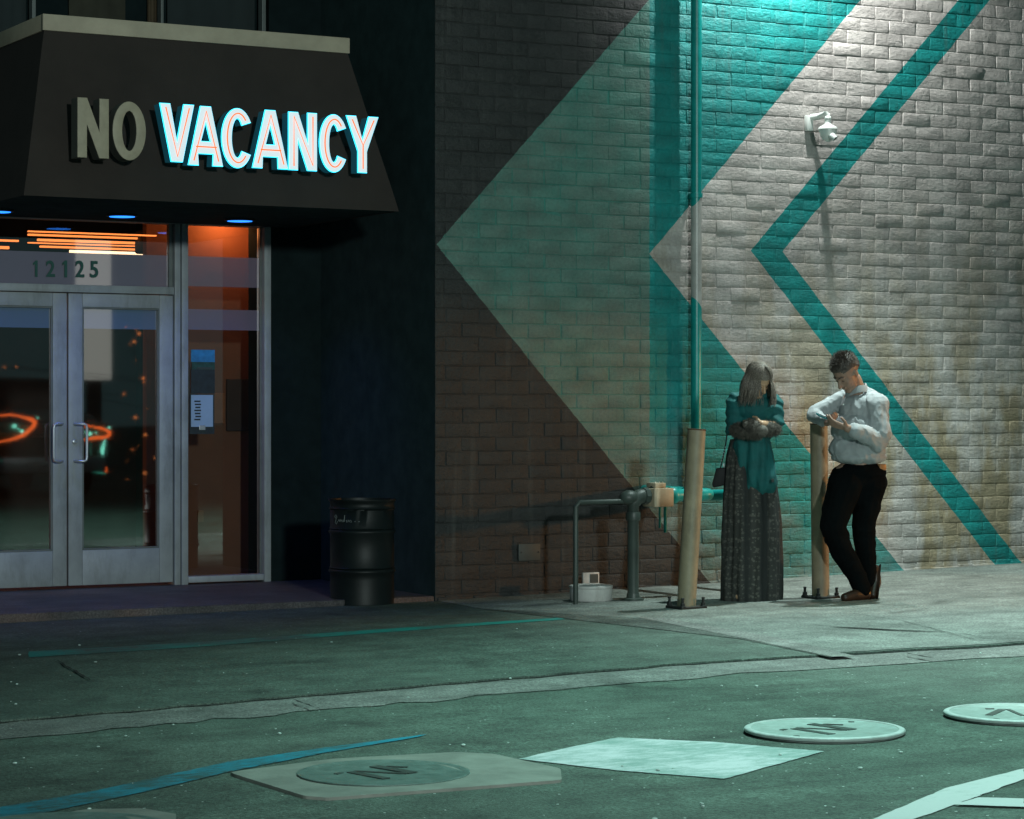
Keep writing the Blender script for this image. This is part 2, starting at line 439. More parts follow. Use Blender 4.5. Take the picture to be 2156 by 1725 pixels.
# cracks: thin dark wedges with a real step
def crack(pts, wdt, name='road_crack', off=.028, mat=None):
    P = []
    rc = random.Random(int(pts[0][0]))
    full = []
    for a, b_ in zip(pts, pts[1:]):
        for k in range(6):
            t = k/6; full.append((a[0]+(b_[0]-a[0])*t+rc.uniform(-4, 4), a[1]+(b_[1]-a[1])*t+rc.uniform(-.8, .8)))
    full.append(pts[-1])
    up = [gnd(x, y, off) for x, y in full]; n = len(up)
    A = [(p.x, p.y) for p in up]
    B = [(p.x+.004, p.y-wdt*math.sin(math.pi*(i+.4)/(n+.2))*rc.uniform(.6, 1.2)) for i, p in enumerate(up)]
    return A+B[::-1], off
M['crack'] = paint('crack_dirt', (.010, .011, .010), .95, .2)
cracks = [([(120, 1390), (150, 1408), (188, 1430)], .07), ([(608, 1468), (640, 1480), (672, 1490)], .06),
          ([(2015-120, 1372), (1960, 1383)], .05), ([(1660, 1310), (1800, 1322), (2000, 1330), (2150, 1352)], .012),
          ([(1420, 1330), (1600, 1345), (1760, 1365)], .008), ([(1790, 1290), (1900, 1305), (2050, 1345)], .01)]
mbk = MB()
for i, (pts, wdt) in enumerate(cracks):
    poly, off = crack(pts, wdt)
    mbk.add([(x, y, gz(x)+.0245) for x, y in poly], [list(range(len(poly)))])
tag(mbk.build('road_cracks', M['crack']), kind='structure')
# painted lines and blocks
def worn(name, col, thr, col2):
    m, nt, b = newmat(name); pos = geopos(nt)
    n1 = noise_(nt, scaled(nt, pos, (.6, 1.6, 1)), 17, 9, .88); n2 = noise_(nt, pos, 1.3, 4, .6)
    v = math_(nt, 'ADD', n1, math_(nt, 'MULTIPLY', math_(nt, 'SUBTRACT', n2, .5), .8))
    k = ramp(nt, v, [(thr-.08, (0, 0, 0)), (thr+.10, (1, 1, 1))])
    nt.links.new(mixc(nt, k, col, col2), b.inputs['Base Color']); b.inputs['Roughness'].default_value = .6
    bump(nt, b, noise_(nt, pos, 80, 4, .7), .4, .008)
    return m
M['whitepaint'] = worn('road_white_paint', (.52, .54, .54), .60, (.30, .36, .34))
M['whitepaint2'] = worn('worn_white_paint', (.56, .58, .60), .50, (.24, .34, .32))
M['bluepaint'] = worn('worn_blue_paint', (.001, .22, .32), .56, (.03, .075, .07))
M['tealpaint'] = worn('worn_teal_paint', (.002, .24, .21), .52, (.065, .085, .078))
def marking(name, pts, off, mat, label, cat='road marking'):
    P0_ = [gnd(x, y, off) for x, y in pts]; P = []; rj = random.Random(len(pts)+int(pts[0][0]))
    for a, b_ in zip(P0_, P0_[1:]+P0_[:1]):
        n_ = max(2, int((b_-a).length/.045))
        for k in range(n_): P.append(a.lerp(b_, k/n_)+Vector((rj.uniform(-.003, .003), rj.uniform(-.004, .004), 0)))
    o = sheet(name, [(p.x, p.y) for p in P], off, mat); tag(o, kind='structure'); return o
marking('painted_block', [(1093, 1598), (1200, 1573), (1300, 1553), (1500, 1562), (1735, 1582), (1640, 1608), (1527, 1640), (1300, 1622)], .004, M['whitepaint2'], '')
marking('painted_line', [(1838, 1725), (1990, 1660), (2156, 1596+22), (2156, 1640), (2040, 1683), (1925, 1725)], .004, M['whitepaint'], '')
marking('painted_line', [(2010, 1694), (2060, 1679), (2156, 1681), (2156, 1699)], .008, M['whitepaint'], '')
marking('painted_line', [(-60, 1710), (200, 1665), (480, 1604), (700, 1572), (900, 1546), (880, 1552), (700, 1582), (500, 1621), (300, 1668), (80, 1714), (-60, 1732)], .004, M['bluepaint'], '')
marking('painted_line', [(60, 1372), (400, 1353), (800, 1325), (1180, 1300), (1190, 1304), (800, 1332), (400, 1363), (60, 1384)], .0185, M['tealpaint'], '')
# raised steel discs, concrete aprons
def iron(name, a, b_):
    m, nt, b = newmat(name); pos = geopos(nt)
    c = ramp(nt, noise_(nt, pos, 14, 6, .7), [(.3, a), (.7, b_)]); nt.links.new(c, b.inputs['Base Color'])
    b.inputs['Roughness'].default_value = .45; b.inputs['Metallic'].default_value = .15
    bump(nt, b, noise_(nt, pos, 60, 4), .4, .006); return m
M['disc'] = iron('cover_metal', (.26, .31, .29), (.42, .50, .48))
M['coverd'] = iron('dark_cover_metal', (.08, .13, .115), (.17, .24, .22))
M['rimm'] = iron('worn_rim_metal', (.42, .46, .45), (.6, .65, .64))
M['mark'] = iron('cover_mark_dark', (.04, .055, .05), (.08, .10, .09))
M['apron'] = paint('concrete_apron', (.20, .21, .185), .8, .25, 5, bmp=.6, bscale=50)
def disc_marks(c, r, z, parent, ang=0):
    mb = MB()
    def strip(a, b_, wd_):
        a = Vector((*a, 0)); b_ = Vector((*b_, 0)); t = (b_-a).normalized(); n_ = Vector((-t.y, t.x, 0))*wd_
        rot = Matrix.Rotation(ang, 3, 'Z')
        P = [rot@(q*r)+Vector((c.x, c.y, 0)) for q in (a+n_, a-n_, b_-n_, b_+n_)]
        vs = [(p.x, p.y, gz(p.x)+z) for p in P]+[(p.x, p.y, gz(p.x)+z+.003) for p in P]
        mb.add(vs, [(0, 1, 2, 3), (4, 5, 6, 7), (0, 1, 5, 4), (1, 2, 6, 5), (2, 3, 7, 6), (3, 0, 4, 7)])
    strip((-.42, -.30), (-.18, .34), .055); strip((-.10, .34), (.02, -.30), .03); strip((.10, -.34), (.32, .34), .07); strip((-.40, .40), (-.28, .40), .03)
    strip((.38, .2), (.44, -.05), .02)
    return mb.build('emblem', M['mark'], parent)
def disc(xl, xr, yt, yb, label, ang):
    c = gnd((xl+xr)/2, (yt+yb)/2-1, .03); r = (xr-xl)/2/F*depth(c)
    base = gz(c.x)
    t = empty('manhole_cover', (c.x, c.y, base), label, 'manhole cover', 'raised steel manhole covers')
    mb = MB()
    mb.lathe((c.x, c.y, base), [(r*.94, 0), (r*.95, .004), (r*.995, .009), (r, .013), (r, .019), (r*.993, .022), (r*.91, .022), (r*.885, .018), (r*.02, .018)], 72)
    link('cover_plate', mb.mesh(), M['disc'], t, 30)
    mb = MB(); rb_ = []
    vs = []; fs = []
    for k in range(72):
        a = 2*math.pi*k/72
        for rr2, hh in ((.915, .0185), (.92, .0245), (.97, .0250), (.985, .0225)): vs.append((c.x+r*rr2*math.cos(a), c.y+r*rr2*math.sin(a), base+hh))
    for k in range(72):
        for q_ in range(3): fs.append((k*4+q_, ((k+1) % 72)*4+q_, ((k+1) % 72)*4+q_+1, k*4+q_+1))
    mb.add(vs, fs); mb.build('rim', M['rimm'], t, 40)
    disc_marks(c, r, .0185, t, ang)
    for k in range(2):
        mb = MB(); a = k*math.pi+.5; p = Vector((c.x+r*.8*math.cos(a), c.y+r*.8*math.sin(a), base+.0155)); mb.lathe(p, [(.014, 0), (.014, .005), (.008, .006)], 12)
        mb.build('lift_lug', M['mark'], t)
disc(1567, 1905, 1512, 1549, 'whole round steel manhole cover standing proud of the asphalt above the white painted block', .5)
disc(1988, 2300, 1480, 1514, 'round steel manhole cover cut off by the right edge of the photo', -.6)
def apron(outline, ring, label, ang, z=.002):
    P = [gnd(x, y, z+.03) for x, y in outline]
    cx_, cy_, rx = ring; c = gnd(cx_, cy_, z+.03); r = rx/F*depth(c)
    t = empty('manhole_cover', (c.x, c.y, gz(c.x)), label, 'manhole cover')
    sm = []
    n = len(P)
    for i in range(n):                                # round the corners a little
        a, b_, d = P[i-1], P[i], P[(i+1) % n]
        sm += [(b_*.9+a*.1), (b_*.97+(a+d)*.015), (b_*.9+d*.1)]
    sheet('concrete_apron', [(p.x, p.y) for p in sm], 0, M['apron'], t, thick=z+.010)
    mb = MB(); zz = gz(c.x)+z+.0105
    mb.lathe((c.x, c.y, zz), [(r, 0), (r, .004), (r*.965, .006), (r*.93, .003), (r*.90, .0015), (r*.02, .0015)], 64)
    link('cover_plate', mb.mesh(), M['coverd'], t, 30)
    disc_marks(c, r, z+.0135, t, ang)
apron([(480, 1615), (700, 1587), (960, 1573), (1040, 1577), (1180, 1607), (1183, 1631), (930, 1650), (690, 1668), (640, 1664)], (808, 1617, 182),
      'manhole cover set in a diamond of pale concrete beside the blue painted line', .55)
apron([(-260, 1760), (0, 1723), (180, 1692), (300, 1690), (372, 1702), (360, 1740), (200, 1790), (-100, 1800)], (130, 1738, 235),
      'manhole cover in a pale round concrete collar cut off at the bottom left corner', .4)
# pebbles and litter on the ground
mbp = MB(); rp = random.Random(11)
for i in range(90):
    x = rp.uniform(0, 2156); y = 1300+425*rp.random()**.8
    if y < 1330 and x < 800: continue
    p = gnd(x, y, .01); s_ = rp.choice([.003, .004, .005, .008])
    off = .03 if y < 1515-(120/1430)*x+15 else .008
    mbp.ell((p.x, p.y, gz(p.x)+off), (s_*rp.uniform(.8, 1.7), s_*rp.uniform(.8, 1.4), s_*.5), Matrix.Rotation(rp.uniform(0, 3), 3, 'Z'), 6, 4)
tag(mbp.build('gravel', paint('pale_grit', (.42, .5, .47), .5, .4, 40, bmp=0)), 'pale grit and litter specks scattered over the asphalt', 'gravel', kind='stuff')
# ------------------------------------------------------------------ brick building
BW, BH = .273, .1022
wallX1 = 14.0; wallZ1 = 7.0
bt = empty('brick_building', (6, 1, 0), 'painted brick wall with a chevron mural of teal, grey and dark brown bands', 'building')
mb = MB()
mb.box((0, .004, -.6), (wallX1, 6, wallZ1))
mb.box((-.0, -.005, wallZ1), (wallX1, 6, wallZ1+.2))
zref = onY(1479, 148.8, 0).z; z0 = zref % BH - BH
xref = onY(1077.4, 73, 0).x; rowref = int(round((onY(1077.4, 73, 0).z-z0)/BH-.5))
rb = random.Random(5)
row = 0
wall = MB()
def brickface(x0, x1, za, zb_, j):
    g = .0035
    cut_l = x0 <= 0.001
    X0 = x0+(0 if cut_l else g+rb.uniform(-.001, .0015)); X1 = x1-g+rb.uniform(-.0015, .001); Z0 = za+g*.8+rb.uniform(-.0012, .0012); Z1 = zb_-g*.8+rb.uniform(-.0012, .0012)
    d0 = -.0032-rb.uniform(.0, .0022)
    tilt = rb.uniform(-.0022, .0022); tx = rb.uniform(-.0015, .0015)
    if rb.random() < .05: d0 -= .004
    rings = []
    for inset, dep in ((-.003, .004), (.0, -.0002), (.0022, d0*.78), (.0055, d0*.97)):
        rings.append((X0+inset, X1-inset, Z0+inset, Z1-inset, dep))
    vs = []
    nx = 4
    for (a, b_, c, d, dep) in rings:
        pts = [(a+(b_-a)*k/nx, c) for k in range(nx+1)]+[(b_, (c+d)/2)]+[(b_-(b_-a)*k/nx, d) for k in range(nx+1)]+[(a, (c+d)/2)]
        for (px, pz) in pts:
            jx = noise.noise(Vector((px*13, pz*17, 3)))*.0028; jz = noise.noise(Vector((px*11, pz*15, 9)))*.003
            if dep > 0: jx = jz = 0
            y = dep+(0 if dep > -.001 else tilt*((pz-(za+zb_)/2)/(BH/2))+tx*((px-(x0+x1)/2)/(BW/2))+noise.noise(Vector((px*9, pz*14, 5)))*.0016)
            vs.append((max(0, px+jx), y, pz+jz))
    L = 2*(nx+1)+2; fs = []
    for r_ in range(3):
        for k in range(L): fs.append((r_*L+k, r_*L+(k+1) % L, (r_+1)*L+(k+1) % L, (r_+1)*L+k))
    fs.append(tuple(3*L+k for k in range(L)))
    wall.add(vs, fs)
nrow = int((wallZ1-z0)/BH)
for row in range(-6, nrow):
    za = z0+row*BH; zb_ = za+BH
    if zb_ > wallZ1: break
    sh = (xref % BW)-BW + (0 if (row-rowref) % 2 == 0 else BW/2)
    x = sh
    while x < wallX1:
        jx = rb.uniform(-.006, .006)
        a = max(0, x+jx); b_ = min(wallX1, x+BW+rb.uniform(-.006, .006))
        if b_-a > .04: brickface(a, b_, za, zb_, row)
        x += BW
me = wall.mesh('wall'); 
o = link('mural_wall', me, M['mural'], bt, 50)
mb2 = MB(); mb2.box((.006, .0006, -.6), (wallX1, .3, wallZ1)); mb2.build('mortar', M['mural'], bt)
mb = MB(); mb.box((0, 0.0, -.6), (.0058, 6, wallZ1)); mb.box((.006, .31, -.6), (wallX1, 6, wallZ1)); mb.box((-.06, -.06, wallZ1+.003), (wallX1, 6, wallZ1+.2))
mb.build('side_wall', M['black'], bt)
# broken plaster foot of the wall
mb = MB(); rf = random.Random(2)
x = .02
while x < 8:
    wv = rf.uniform(.08, .3); h = rf.uniform(.005, .022)
    mb.box((x, -.006-rf.uniform(.004, .014), gz(x)-.05), (x+wv, .003, gz(x)+.02+h), .004); x += wv+.001
mb.build('footing', M['mural'], bt, 50)
# wall plate
P0 = onY(1088, 1145, 0); P1 = onY(1134, 1180, 0)
vp = empty('wall_plate', ((P0.x+P1.x)/2, 0, P1.z), 'small grey cover plate low on the dark brown brick', 'cover plate')
mb = MB(); mb.box((P0.x, -.03, P1.z), (P1.x, -.009, P0.z), .006); mb.build('plate', M['plate'], vp, 40)
for sx in (P0.x+.02, P1.x-.02):
    mb = MB(); mb.lathe((sx, -.031, (P0.z+P1.z)/2), [(.006, 0), (.005, .003)], 10, (0, -1, 0)); mb.build('screw', M['steelplate'], vp)

# ------------------------------------------------------------------ entrance building (set back) and glazing
DY = 1.93
def dp(x, y): return onY(x, y, DY)
eb = empty('entrance_building', (-3.5, DY+.3, 0), 'black recessed shopfront with double glass doors, transom and side light', 'building')
def xz(x, y, Y=DY): p = onY(x, y, Y); return p.x, p.z
floorz = dp(143, 1240).z
def rect(mb, xa, xb, ya, yb, Y0, Y1, bev=0, yref=None, xr=None):
    """a box whose front face spans picture x xa..xb (heights taken at x=xr) on the plane Y0"""
    A = onY(xa, ya, Y0); B = onY(xb, yb, Y0)
    xr = xr or 200
    z1 = onY(xr, ya, Y0).z; z0_ = onY(xr, yb, Y0).z
    mb.box((A.x, Y0, z0_), (B.x, Y1, z1), bev)
ZT = dp(300, 470).z      # top of glazing
Xr = dp(566, 600).x
mb = MB()
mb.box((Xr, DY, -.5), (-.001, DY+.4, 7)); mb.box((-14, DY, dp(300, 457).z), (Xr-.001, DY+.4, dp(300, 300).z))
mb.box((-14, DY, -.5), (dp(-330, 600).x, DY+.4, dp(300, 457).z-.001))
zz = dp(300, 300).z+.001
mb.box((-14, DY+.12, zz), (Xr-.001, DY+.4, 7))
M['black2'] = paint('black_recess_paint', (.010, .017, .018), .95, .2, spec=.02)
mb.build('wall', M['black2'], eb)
# upper window wall behind the awning top
for xa, xb, mt, nm in ((152, 272, 'curtain', 'curtain'), (318, 338, 'ochre', 'curtain'), (360, 545, 'curtain2', 'blind'), (-40, 62, 'curtain2', 'blind')):
    mb = MB(); A = dp(xa, 0).x; B = dp(xb, 0).x; Zb = dp(300, 110).z
    n = 14
    vs = []; fs = []
    for k in range(n+1):
        xx = A+(B-A)*k/n; vs += [(xx, DY+.075+.008*math.sin(k*1.9), Zb), (xx, DY+.075+.008*math.sin(k*1.9), 5.2)]
    for k in range(n): fs.append((2*k, 2*k+2, 2*k+3, 2*k+1))
    mb.add(vs, fs); mb.build(nm, M[mt], eb, 60)
for xa, xb in ((66, 74), (550, 558), (337, 343)):
    mb = MB(); A = dp(xa, 0).x; B = dp(xb, 0).x; mb.box((A, DY-.02, dp(300, 110).z), (B, DY+.06, 5.2), .004); mb.build('mullion', M['aludark'], eb)
# frames
zdoor_t = dp(200, 618).z; ztr_b = dp(200, 601).z
fr = MB()
def bar(x0, x1, za, zb_, y0=DY-.03, y1=DY+.09, m=None, bev=.004): (m or fr).box((x0, y0, za), (x1, y1, zb_), bev)
XJ1 = dp(364, 800).x; XJ2 = dp(381, 800).x
fr.box((XJ1+.004, DY-.03, floorz), (dp(377, 800).x, DY+.1, ZT), .004)                 # jamb right of the doors
fr.box((dp(378.5, 800).x, DY-.045, floorz), (dp(392, 800).x, DY+.1, ZT), .004)
fr.box((dp(552, 800).x, DY-.045, floorz), (dp(566, 800).x, DY+.1, ZT), .004)          # outer jamb
Xc = dp(141.5, 800).x; LW = XJ1-Xc      # leaf width
XL = Xc-LW                              # left edge of the left door
fr.box((XL-.07, DY-.03, floorz), (XL-.004, DY+.1, ZT), .004); fr.box((XL-.16, DY-.045, floorz), (XL-.074, DY+.1, ZT), .004)
Xl2 = XL-.16-.72
fr.box((Xl2-.07, DY-.045, floorz), (Xl2, DY+.1, ZT), .004)
fr.box((XL, DY-.028, zdoor_t+.003), (XJ1, DY+.09, ztr_b), .004)                                 # transom bar
fr.box((dp(392.5, 800).x, DY-.04, dp(470, 1224).z), (dp(551.5, 800).x, DY+.09, dp(470, 1211).z), .004)
fr.box((Xl2+.002, DY-.04, dp(470, 1224).z), (XL-.163, DY+.09, dp(470, 1211).z), .004)
fr.box((Xl2-.07, DY-.05, ZT+.002), (dp(566, 800).x, DY+.1, dp(300, 459).z), .004)
fr.build('door_frame', M['alu'], eb, 40)
def pane(name, x0, x1, za, zb_, par, Y=DY+.03):
    m = MB(); m.add([(x0, Y, za), (x1, Y, za), (x1, Y, zb_), (x0, Y, zb_)], [(0, 1, 2, 3)])
    return m.build(name, M['glass'], par)
def film(x0, x1, za, zb_, par, mat='frost', Y=DY+.033):
    m = MB(); m.add([(x0, Y, za), (x1, Y, za), (x1, Y, zb_), (x0, Y, zb_)], [(0, 1, 2, 3)])
    return m.build('frosted_band', M[mat], par)
tw = MB(); tw.box((XJ1-.03, DY+.005, ztr_b+.001), (XJ1-.001, DY+.05, ZT-.001)); tw = tw.build('transom_window', M['aludark'], eb)
pane('pane', XL+.02, XJ1-.03, ztr_b, ZT, tw)
zf1 = dp(200, 533).z
film(XL+.02, XJ1-.03, ztr_b, zf1, tw)
for nm, xa, xb in (('side_window', dp(392, 800).x, dp(552, 800).x), ('side_window', Xl2, XL-.163)):
    sw = MB(); sw.box((xa, DY+.015, dp(470, 1211).z), (xa+.012, DY+.05, ZT)); sw.box((xb-.012, DY+.015, dp(470, 1211).z), (xb, DY+.05, ZT)); sw = sw.build(nm, M['aludark'], eb)
    pane('pane', xa+.012, xb-.012, dp(470, 1211).z, ZT, sw)
    film(xa+.012, xb-.012, dp(470, 604).z, dp(470, 541).z, sw); film(xa+.012, xb-.012, dp(470, 695).z, dp(470, 652).z, sw)
# doors
zb0 = floorz+.022; zg0 = dp(200, 1158).z; zg1 = dp(250, 648).z
def door(x0, x1, hx, sgn):
    st = .112
    d = MB()
    g = .004; t = zdoor_t-.003
    y0, y1 = DY-.012, DY+.035
    d.box((x0+g, y0, zb0), (x0+st, y1, t), .005); d.box((x1-st, y0, zb0), (x1-g, y1, t), .005)
    d.box((x0+st+.0005, y0+.001, zb0), (x1-st-.0005, y1, zg0), .003); d.box((x0+st+.0005, y0+.001, zg1), (x1-st-.0005, y1, t), .003)
    D = d.build('door', M['alu'], eb, 40)
    m = MB()
    for a, b_ in (((x0+st, zg0), (x1-st, zg0+.014)), ((x0+st, zg1-.014), (x1-st, zg1)), ((x0+st, zg0+.0145), (x0+st+.014, zg1-.0145)), ((x1-st-.014, zg0+.0145), (x1-st, zg1-.0145))):
        m.box((a[0], DY-.005, a[1]), (b_[0], DY+.03, b_[1]), .002)
    m.build('glazing_bead', M['aludark'], D)
    pane('pane', x0+st, x1-st, zg0, zg1, D, DY+.015)
    film(x0+st, x1-st, dp(250, 693).z, zg1-.014, D, 'frostb', DY+.018)
    h = MB(); za, zb2 = dp(150, 971).z, dp(150, 893).z
    yy = DY-.012; r = .03
    hx2 = hx+sgn*.075
    pts = [(hx, yy, zb2)]
    pts += [(hx, yy-.03, zb2), (hx+sgn*.02, yy-.052, zb2), (hx2-sgn*.02, yy-.06, zb2), (hx2-sgn*.004, yy-.06, zb2-.008), (hx2, yy-.06, zb2-.03)]
    pts += [(hx2, yy-.06, za+.03), (hx2-sgn*.004, yy-.06, za+.008), (hx2-sgn*.02, yy-.06, za), (hx+sgn*.02, yy-.052, za), (hx, yy-.03, za), (hx, yy, za)]
    h.tube(pts, .0105, 12); h.build('handle', M['chrome'], D, 60)
    return D
D1 = door(Xc+.002, XJ1-.0, Xc+.052, 1); D2 = door(XL+.0, Xc-.002, Xc-.052, -1)
m = MB(); lk = dp(152, 930); m.lathe((Xc+.05, DY-.014, lk.z), [(.018, 0), (.018, .006), (.012, .01), (.003, .01)], 16, (0, -1, 0)); m.build('lock', M['chrome'], D1, 40)
# house number on the transom glass
def text_mesh(s_, size, extr, bold=0.0, sx=1):
    cu = bpy.data.curves.new('t', 'FONT'); cu.body = s_; cu.size = size; cu.extrude = extr; cu.offset = bold; cu.space_character = 1.0
    o = bpy.data.objects.new('t', cu); COL.objects.link(o)
    dg = bpy.context.evaluated_depsgraph_get(); me = bpy.data.meshes.new_from_object(o.evaluated_get(dg))
    bpy.data.objects.remove(o); bpy.data.curves.remove(cu); return me
for ch, xa, xb, yt, yb in (('1', 67, 85, 549, 583), ('2', 97, 116, 549, 583), ('1', 128, 148, 549, 584), ('2', 159, 178, 549, 584), ('5', 190, 207, 550, 585)):
    me = text_mesh(ch, 1, .01, .02) if ch != '1' else None
    if me is None:
        A = onY(xa, yb, DY+.02); B = onY(xb, yt, DY+.02); W_ = B.x-A.x; H_1 = B.z-A.z
        P1_ = [(.38, 0), (.68, 0), (.68, 1), (.45, 1), (.15, .84), (.15, .70), (.38, .78)]
        m1_ = MB(); n1_ = len(P1_); vv = [(A.x+p[0]*W_, yy_, A.z+p[1]*H_1) for yy_ in (DY+.0195, DY+.0245) for p in P1_]
        m1_.add(vv, [tuple(range(n1_)), tuple(range(n1_, 2*n1_))[::-1]]+[(k, (k+1) % n1_, n1_+(k+1) % n1_, n1_+k) for k in range(n1_)])
        m1_.build('house_number', M['digit'], tw); continue
    xs = [v.co.x for v in me.vertices]; ys = [v.co.y for v in me.vertices]
    A = onY(xa, yb, DY+.02); B = onY(xb, yt, DY+.02)
    wide = (max(xs)-min(xs))/(max(ys)-min(ys)); tgt = (B.x-A.x)/(B.z-A.z)
    kx = (B.x-A.x)*(.62 if ch == '1' else 1); ox = (B.x-A.x)*(.12 if ch == '1' else 0)
    for v in me.vertices:
        v.co = Vector((A.x+ox+(v.co.x-min(xs))/(max(xs)-min(xs))*kx, DY+.022-v.co.z*.25, A.z+(v.co.y-min(ys))/(max(ys)-min(ys))*(B.z-A.z)))
    link('house_number', me, M['digit'], tw)
# porch slab
zp = floorz
pe = [onY(x, 1300, 0) for x in (0, 700)]
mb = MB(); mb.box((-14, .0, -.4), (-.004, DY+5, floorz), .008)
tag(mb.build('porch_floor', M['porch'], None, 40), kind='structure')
# threshold glow: small unseen floor lamps are added behind the doors
# lobby
lb = empty('lobby_room', (-3.5, 3.6, floorz), 'dim orange lit lobby seen through the glass doors', 'room')
Y1_ = DY+.42; Y2_ = DY+4.2; ZC = ZT+.35; XA = Xl2-.6; XB = dp(620, 900).x
def q(name, pts, mat): m = MB(); m.add(pts, [(0, 1, 2, 3)]); return m.build(name, mat, lb)
q('back_wall', [(XA, Y2_, floorz), (XB+3, Y2_, floorz), (XB+3, Y2_, ZC), (XA, Y2_, ZC)], M['lobbydark'])
q('side_wall', [(XA, Y1_, floorz), (XA, Y2_, floorz), (XA, Y2_, ZC), (XA, Y1_, ZC)], M['lobbydark'])
q('ceiling', [(XA, Y1_, ZC), (XB+3, Y1_, ZC), (XB+3, Y2_, ZC), (XA, Y2_, ZC)], M['lobbydark'])
# partition right behind the side window
xs0 = dp(383, 800).x; 
pw = MB(); pw.box((xs0, DY+.75, floorz), (XB+2.9, DY+.83, ZC-.002)); pw.build('partition', M['brownwall'], lb)
pw = MB(); pw.box((XB-.02, Y1_, floorz), (XB+.04, DY+.747, ZC-.002)); pw.build('return_wall', M['orangep'], lb)
# picture frame and dark panel on the partition
PY = DY+.72
A = onY(452, 828, PY); B = onY(540, 908, PY)
mb = MB(); mb.box((onY(478, 800, PY).x, PY, onY(478, 908, PY).z), (onY(527, 800, PY).x, DY+.748, onY(478, 798, PY).z), .006); mb.build('picture', M['lobbydark'], lb)
mb = MB(); mb.box((onY(452, 800, PY).x, PY+.005, onY(460, 892, PY).z), (onY(474, 800, PY).x, DY+.748, onY(460, 828, PY).z), .003); mb.build('panel', M['orangep'], lb)
mb = MB(); mb.box((onY(418, 800, PY).x, PY+.01, onY(424, 1100, PY).z), (onY(430, 800, PY).x, DY+.748, onY(424, 1075, PY).z), .003); mb.build('wall_socket', M['orangep'], lb)
# orange-lit ceiling slats, their light put in as glow, and one bright strip
M['strip'] = emit('orange_lit_slat', (1.0, .26, .06), 2.2); M['strip2'] = emit('warm_strip_lamp', (1.0, .62, .36), 3.5)
def strip(xa, xb, y, dy, Y, mat, th=.03):
    A = onY(xa, y, Y); B = onY(xb, y, Y); h = dy/F*depth(A)
    m = MB(); m.box((A.x, Y, A.z-h/2), (B.x, Y+th, A.z+h/2), .003); o = m.build('glow_strip', mat, lb); return o
for (xa, xb, y, dy, Y) in ((60, 330, 487, 3, 2.6), (60, 345, 494, 4, 2.9), (80, 318, 505, 5, 3.3), (60, 318, 511, 2.5, 3.6), (85, 316, 519, 4, 3.9), (-180, 40, 500, 4, 3.0), (-190, 20, 515, 6, 3.4)):
    strip(xa, xb, y, dy, Y, M['strip'])
strip(148, 318, 529.5, 6, 4.3, M['strip2'])
for k in range(7):
    m = MB(); Yk = 2.5+k*.3; m.box((XA+.05, Yk+.04, ZC-.12), (xs0-.05, Yk+.07, ZC-.02)); m.build('ceiling_slat', M['slat'], lb)
# speaker under the ceiling
sp = onY(334, 509, 2.75)
t = empty('speaker', (sp.x, 2.85, sp.z-.1), 'black loudspeaker hanging inside above the right hand door', 'speaker')
A = onY(304, 483, 2.75); B = onY(364, 534, 2.75)
mb = MB(); mb.box((A.x, 2.75, B.z), (B.x, 2.98, A.z), .02); mb.build('cabinet', M['speaker'], t, 40)
mb = MB(); mb.box((A.x+.02, 2.744, B.z+.02), (B.x-.02, 2.752, A.z-.02), .003); mb.build('grille', M['lens'], t, 40)
mb = MB(); mb.tube([((A.x+B.x)/2, 2.87, A.z-.01), ((A.x+B.x)/2, 2.87, ZC-.001)], .015, 8); mb.build('hanger', M['steelplate'], t)
light('lobby_light', 'AREA', (-4.0, 3.6, ZC-.2), (-4.0, 3.6, 0), 26, (1.0, .35, .10), size=1.6)
light('side_window_light', 'POINT', (XB-.32, DY+.55, ZC-.25), (0, 0, 0), 16, (1.0, .33, .10), shadow_soft_size=.1)
for k_x in (-4.6, -3.9, -3.2, -2.9): light('threshold_fill', 'POINT', (k_x, DY+.22, floorz+.05), (0, 0, 0), 2.2, (1.0, .25, .05), shadow_soft_size=.02)  # added lamps for the orange line under the doors
# notices taped inside the side window
def notice(x0, x1, y0, y1, label, build):
    Y = DY+.024; A = onY(x0, y1, Y); B = onY(x1, y0, Y)
    t = empty('notice', ((A.x+B.x)/2, Y, A.z), label, 'poster'); build(t, A.x, B.x, A.z, B.z, Y); return t
def b1(t, x0, x1, z0_, z1, Y):
    h = z1-z0_
    m = MB(); m.box((x0, Y-.003, z0_), (x1, Y, z0_+h*.55), 0); m.build('lower_sheet', M['poster_dark'], t)
    m = MB(); m.box((x0+.005, Y-.003, z0_+h*.5515), (x1, Y, z0_+h*.72), 0); m.build('landscape', M['poster_green'], t)
    m = MB(); m.box((x0+.0, Y-.003, z0_+h*.7215), (x1, Y, z1), 0); m.build('sky_picture', M['poster_blue'], t)
    m = MB(); m.box((x0+.05, Y-.0045, z0_+h*.565), (x1-.02, Y-.0032, z0_+h*.60), 0); m.build('caption', M['plate'], t)
notice(402, 452, 737, 829, 'blue topped landscape poster on the side window above the clipboard', b1)
def b2(t, x0, x1, z0_, z1, Y):
    m = MB(); m.box((x0-.012, Y-.002, z0_-.055), (x1+.012, Y, z1+.004), .0); m.build('board', M['poster_dark'], t)
    m = MB(); m.box((x0, Y-.004, z0_), (x1, Y-.0022, z1), 0); m.build('sheet', M['paper'], t)
    m = MB(); h = z1-z0_
    for k in range(7):
        zc = z1-h*(.20+.095*k); m.box((x0+.026+.004*(k % 3), Y-.0052, zc-.006), (x0+.075+.005*(k % 2), Y-.0042, zc+.006))
    m.build('text_lines', M['ink'], t)
    m = MB(); m.box(((x0+x1)/2-.025, Y-.012, z0_-.025), ((x0+x1)/2+.025, Y-.0045, z0_+.012), .003); m.build('clip', M['chrome'], t)
notice(402, 448, 832, 899, 'pale blue price list on a clipboard inside the side window', b2)
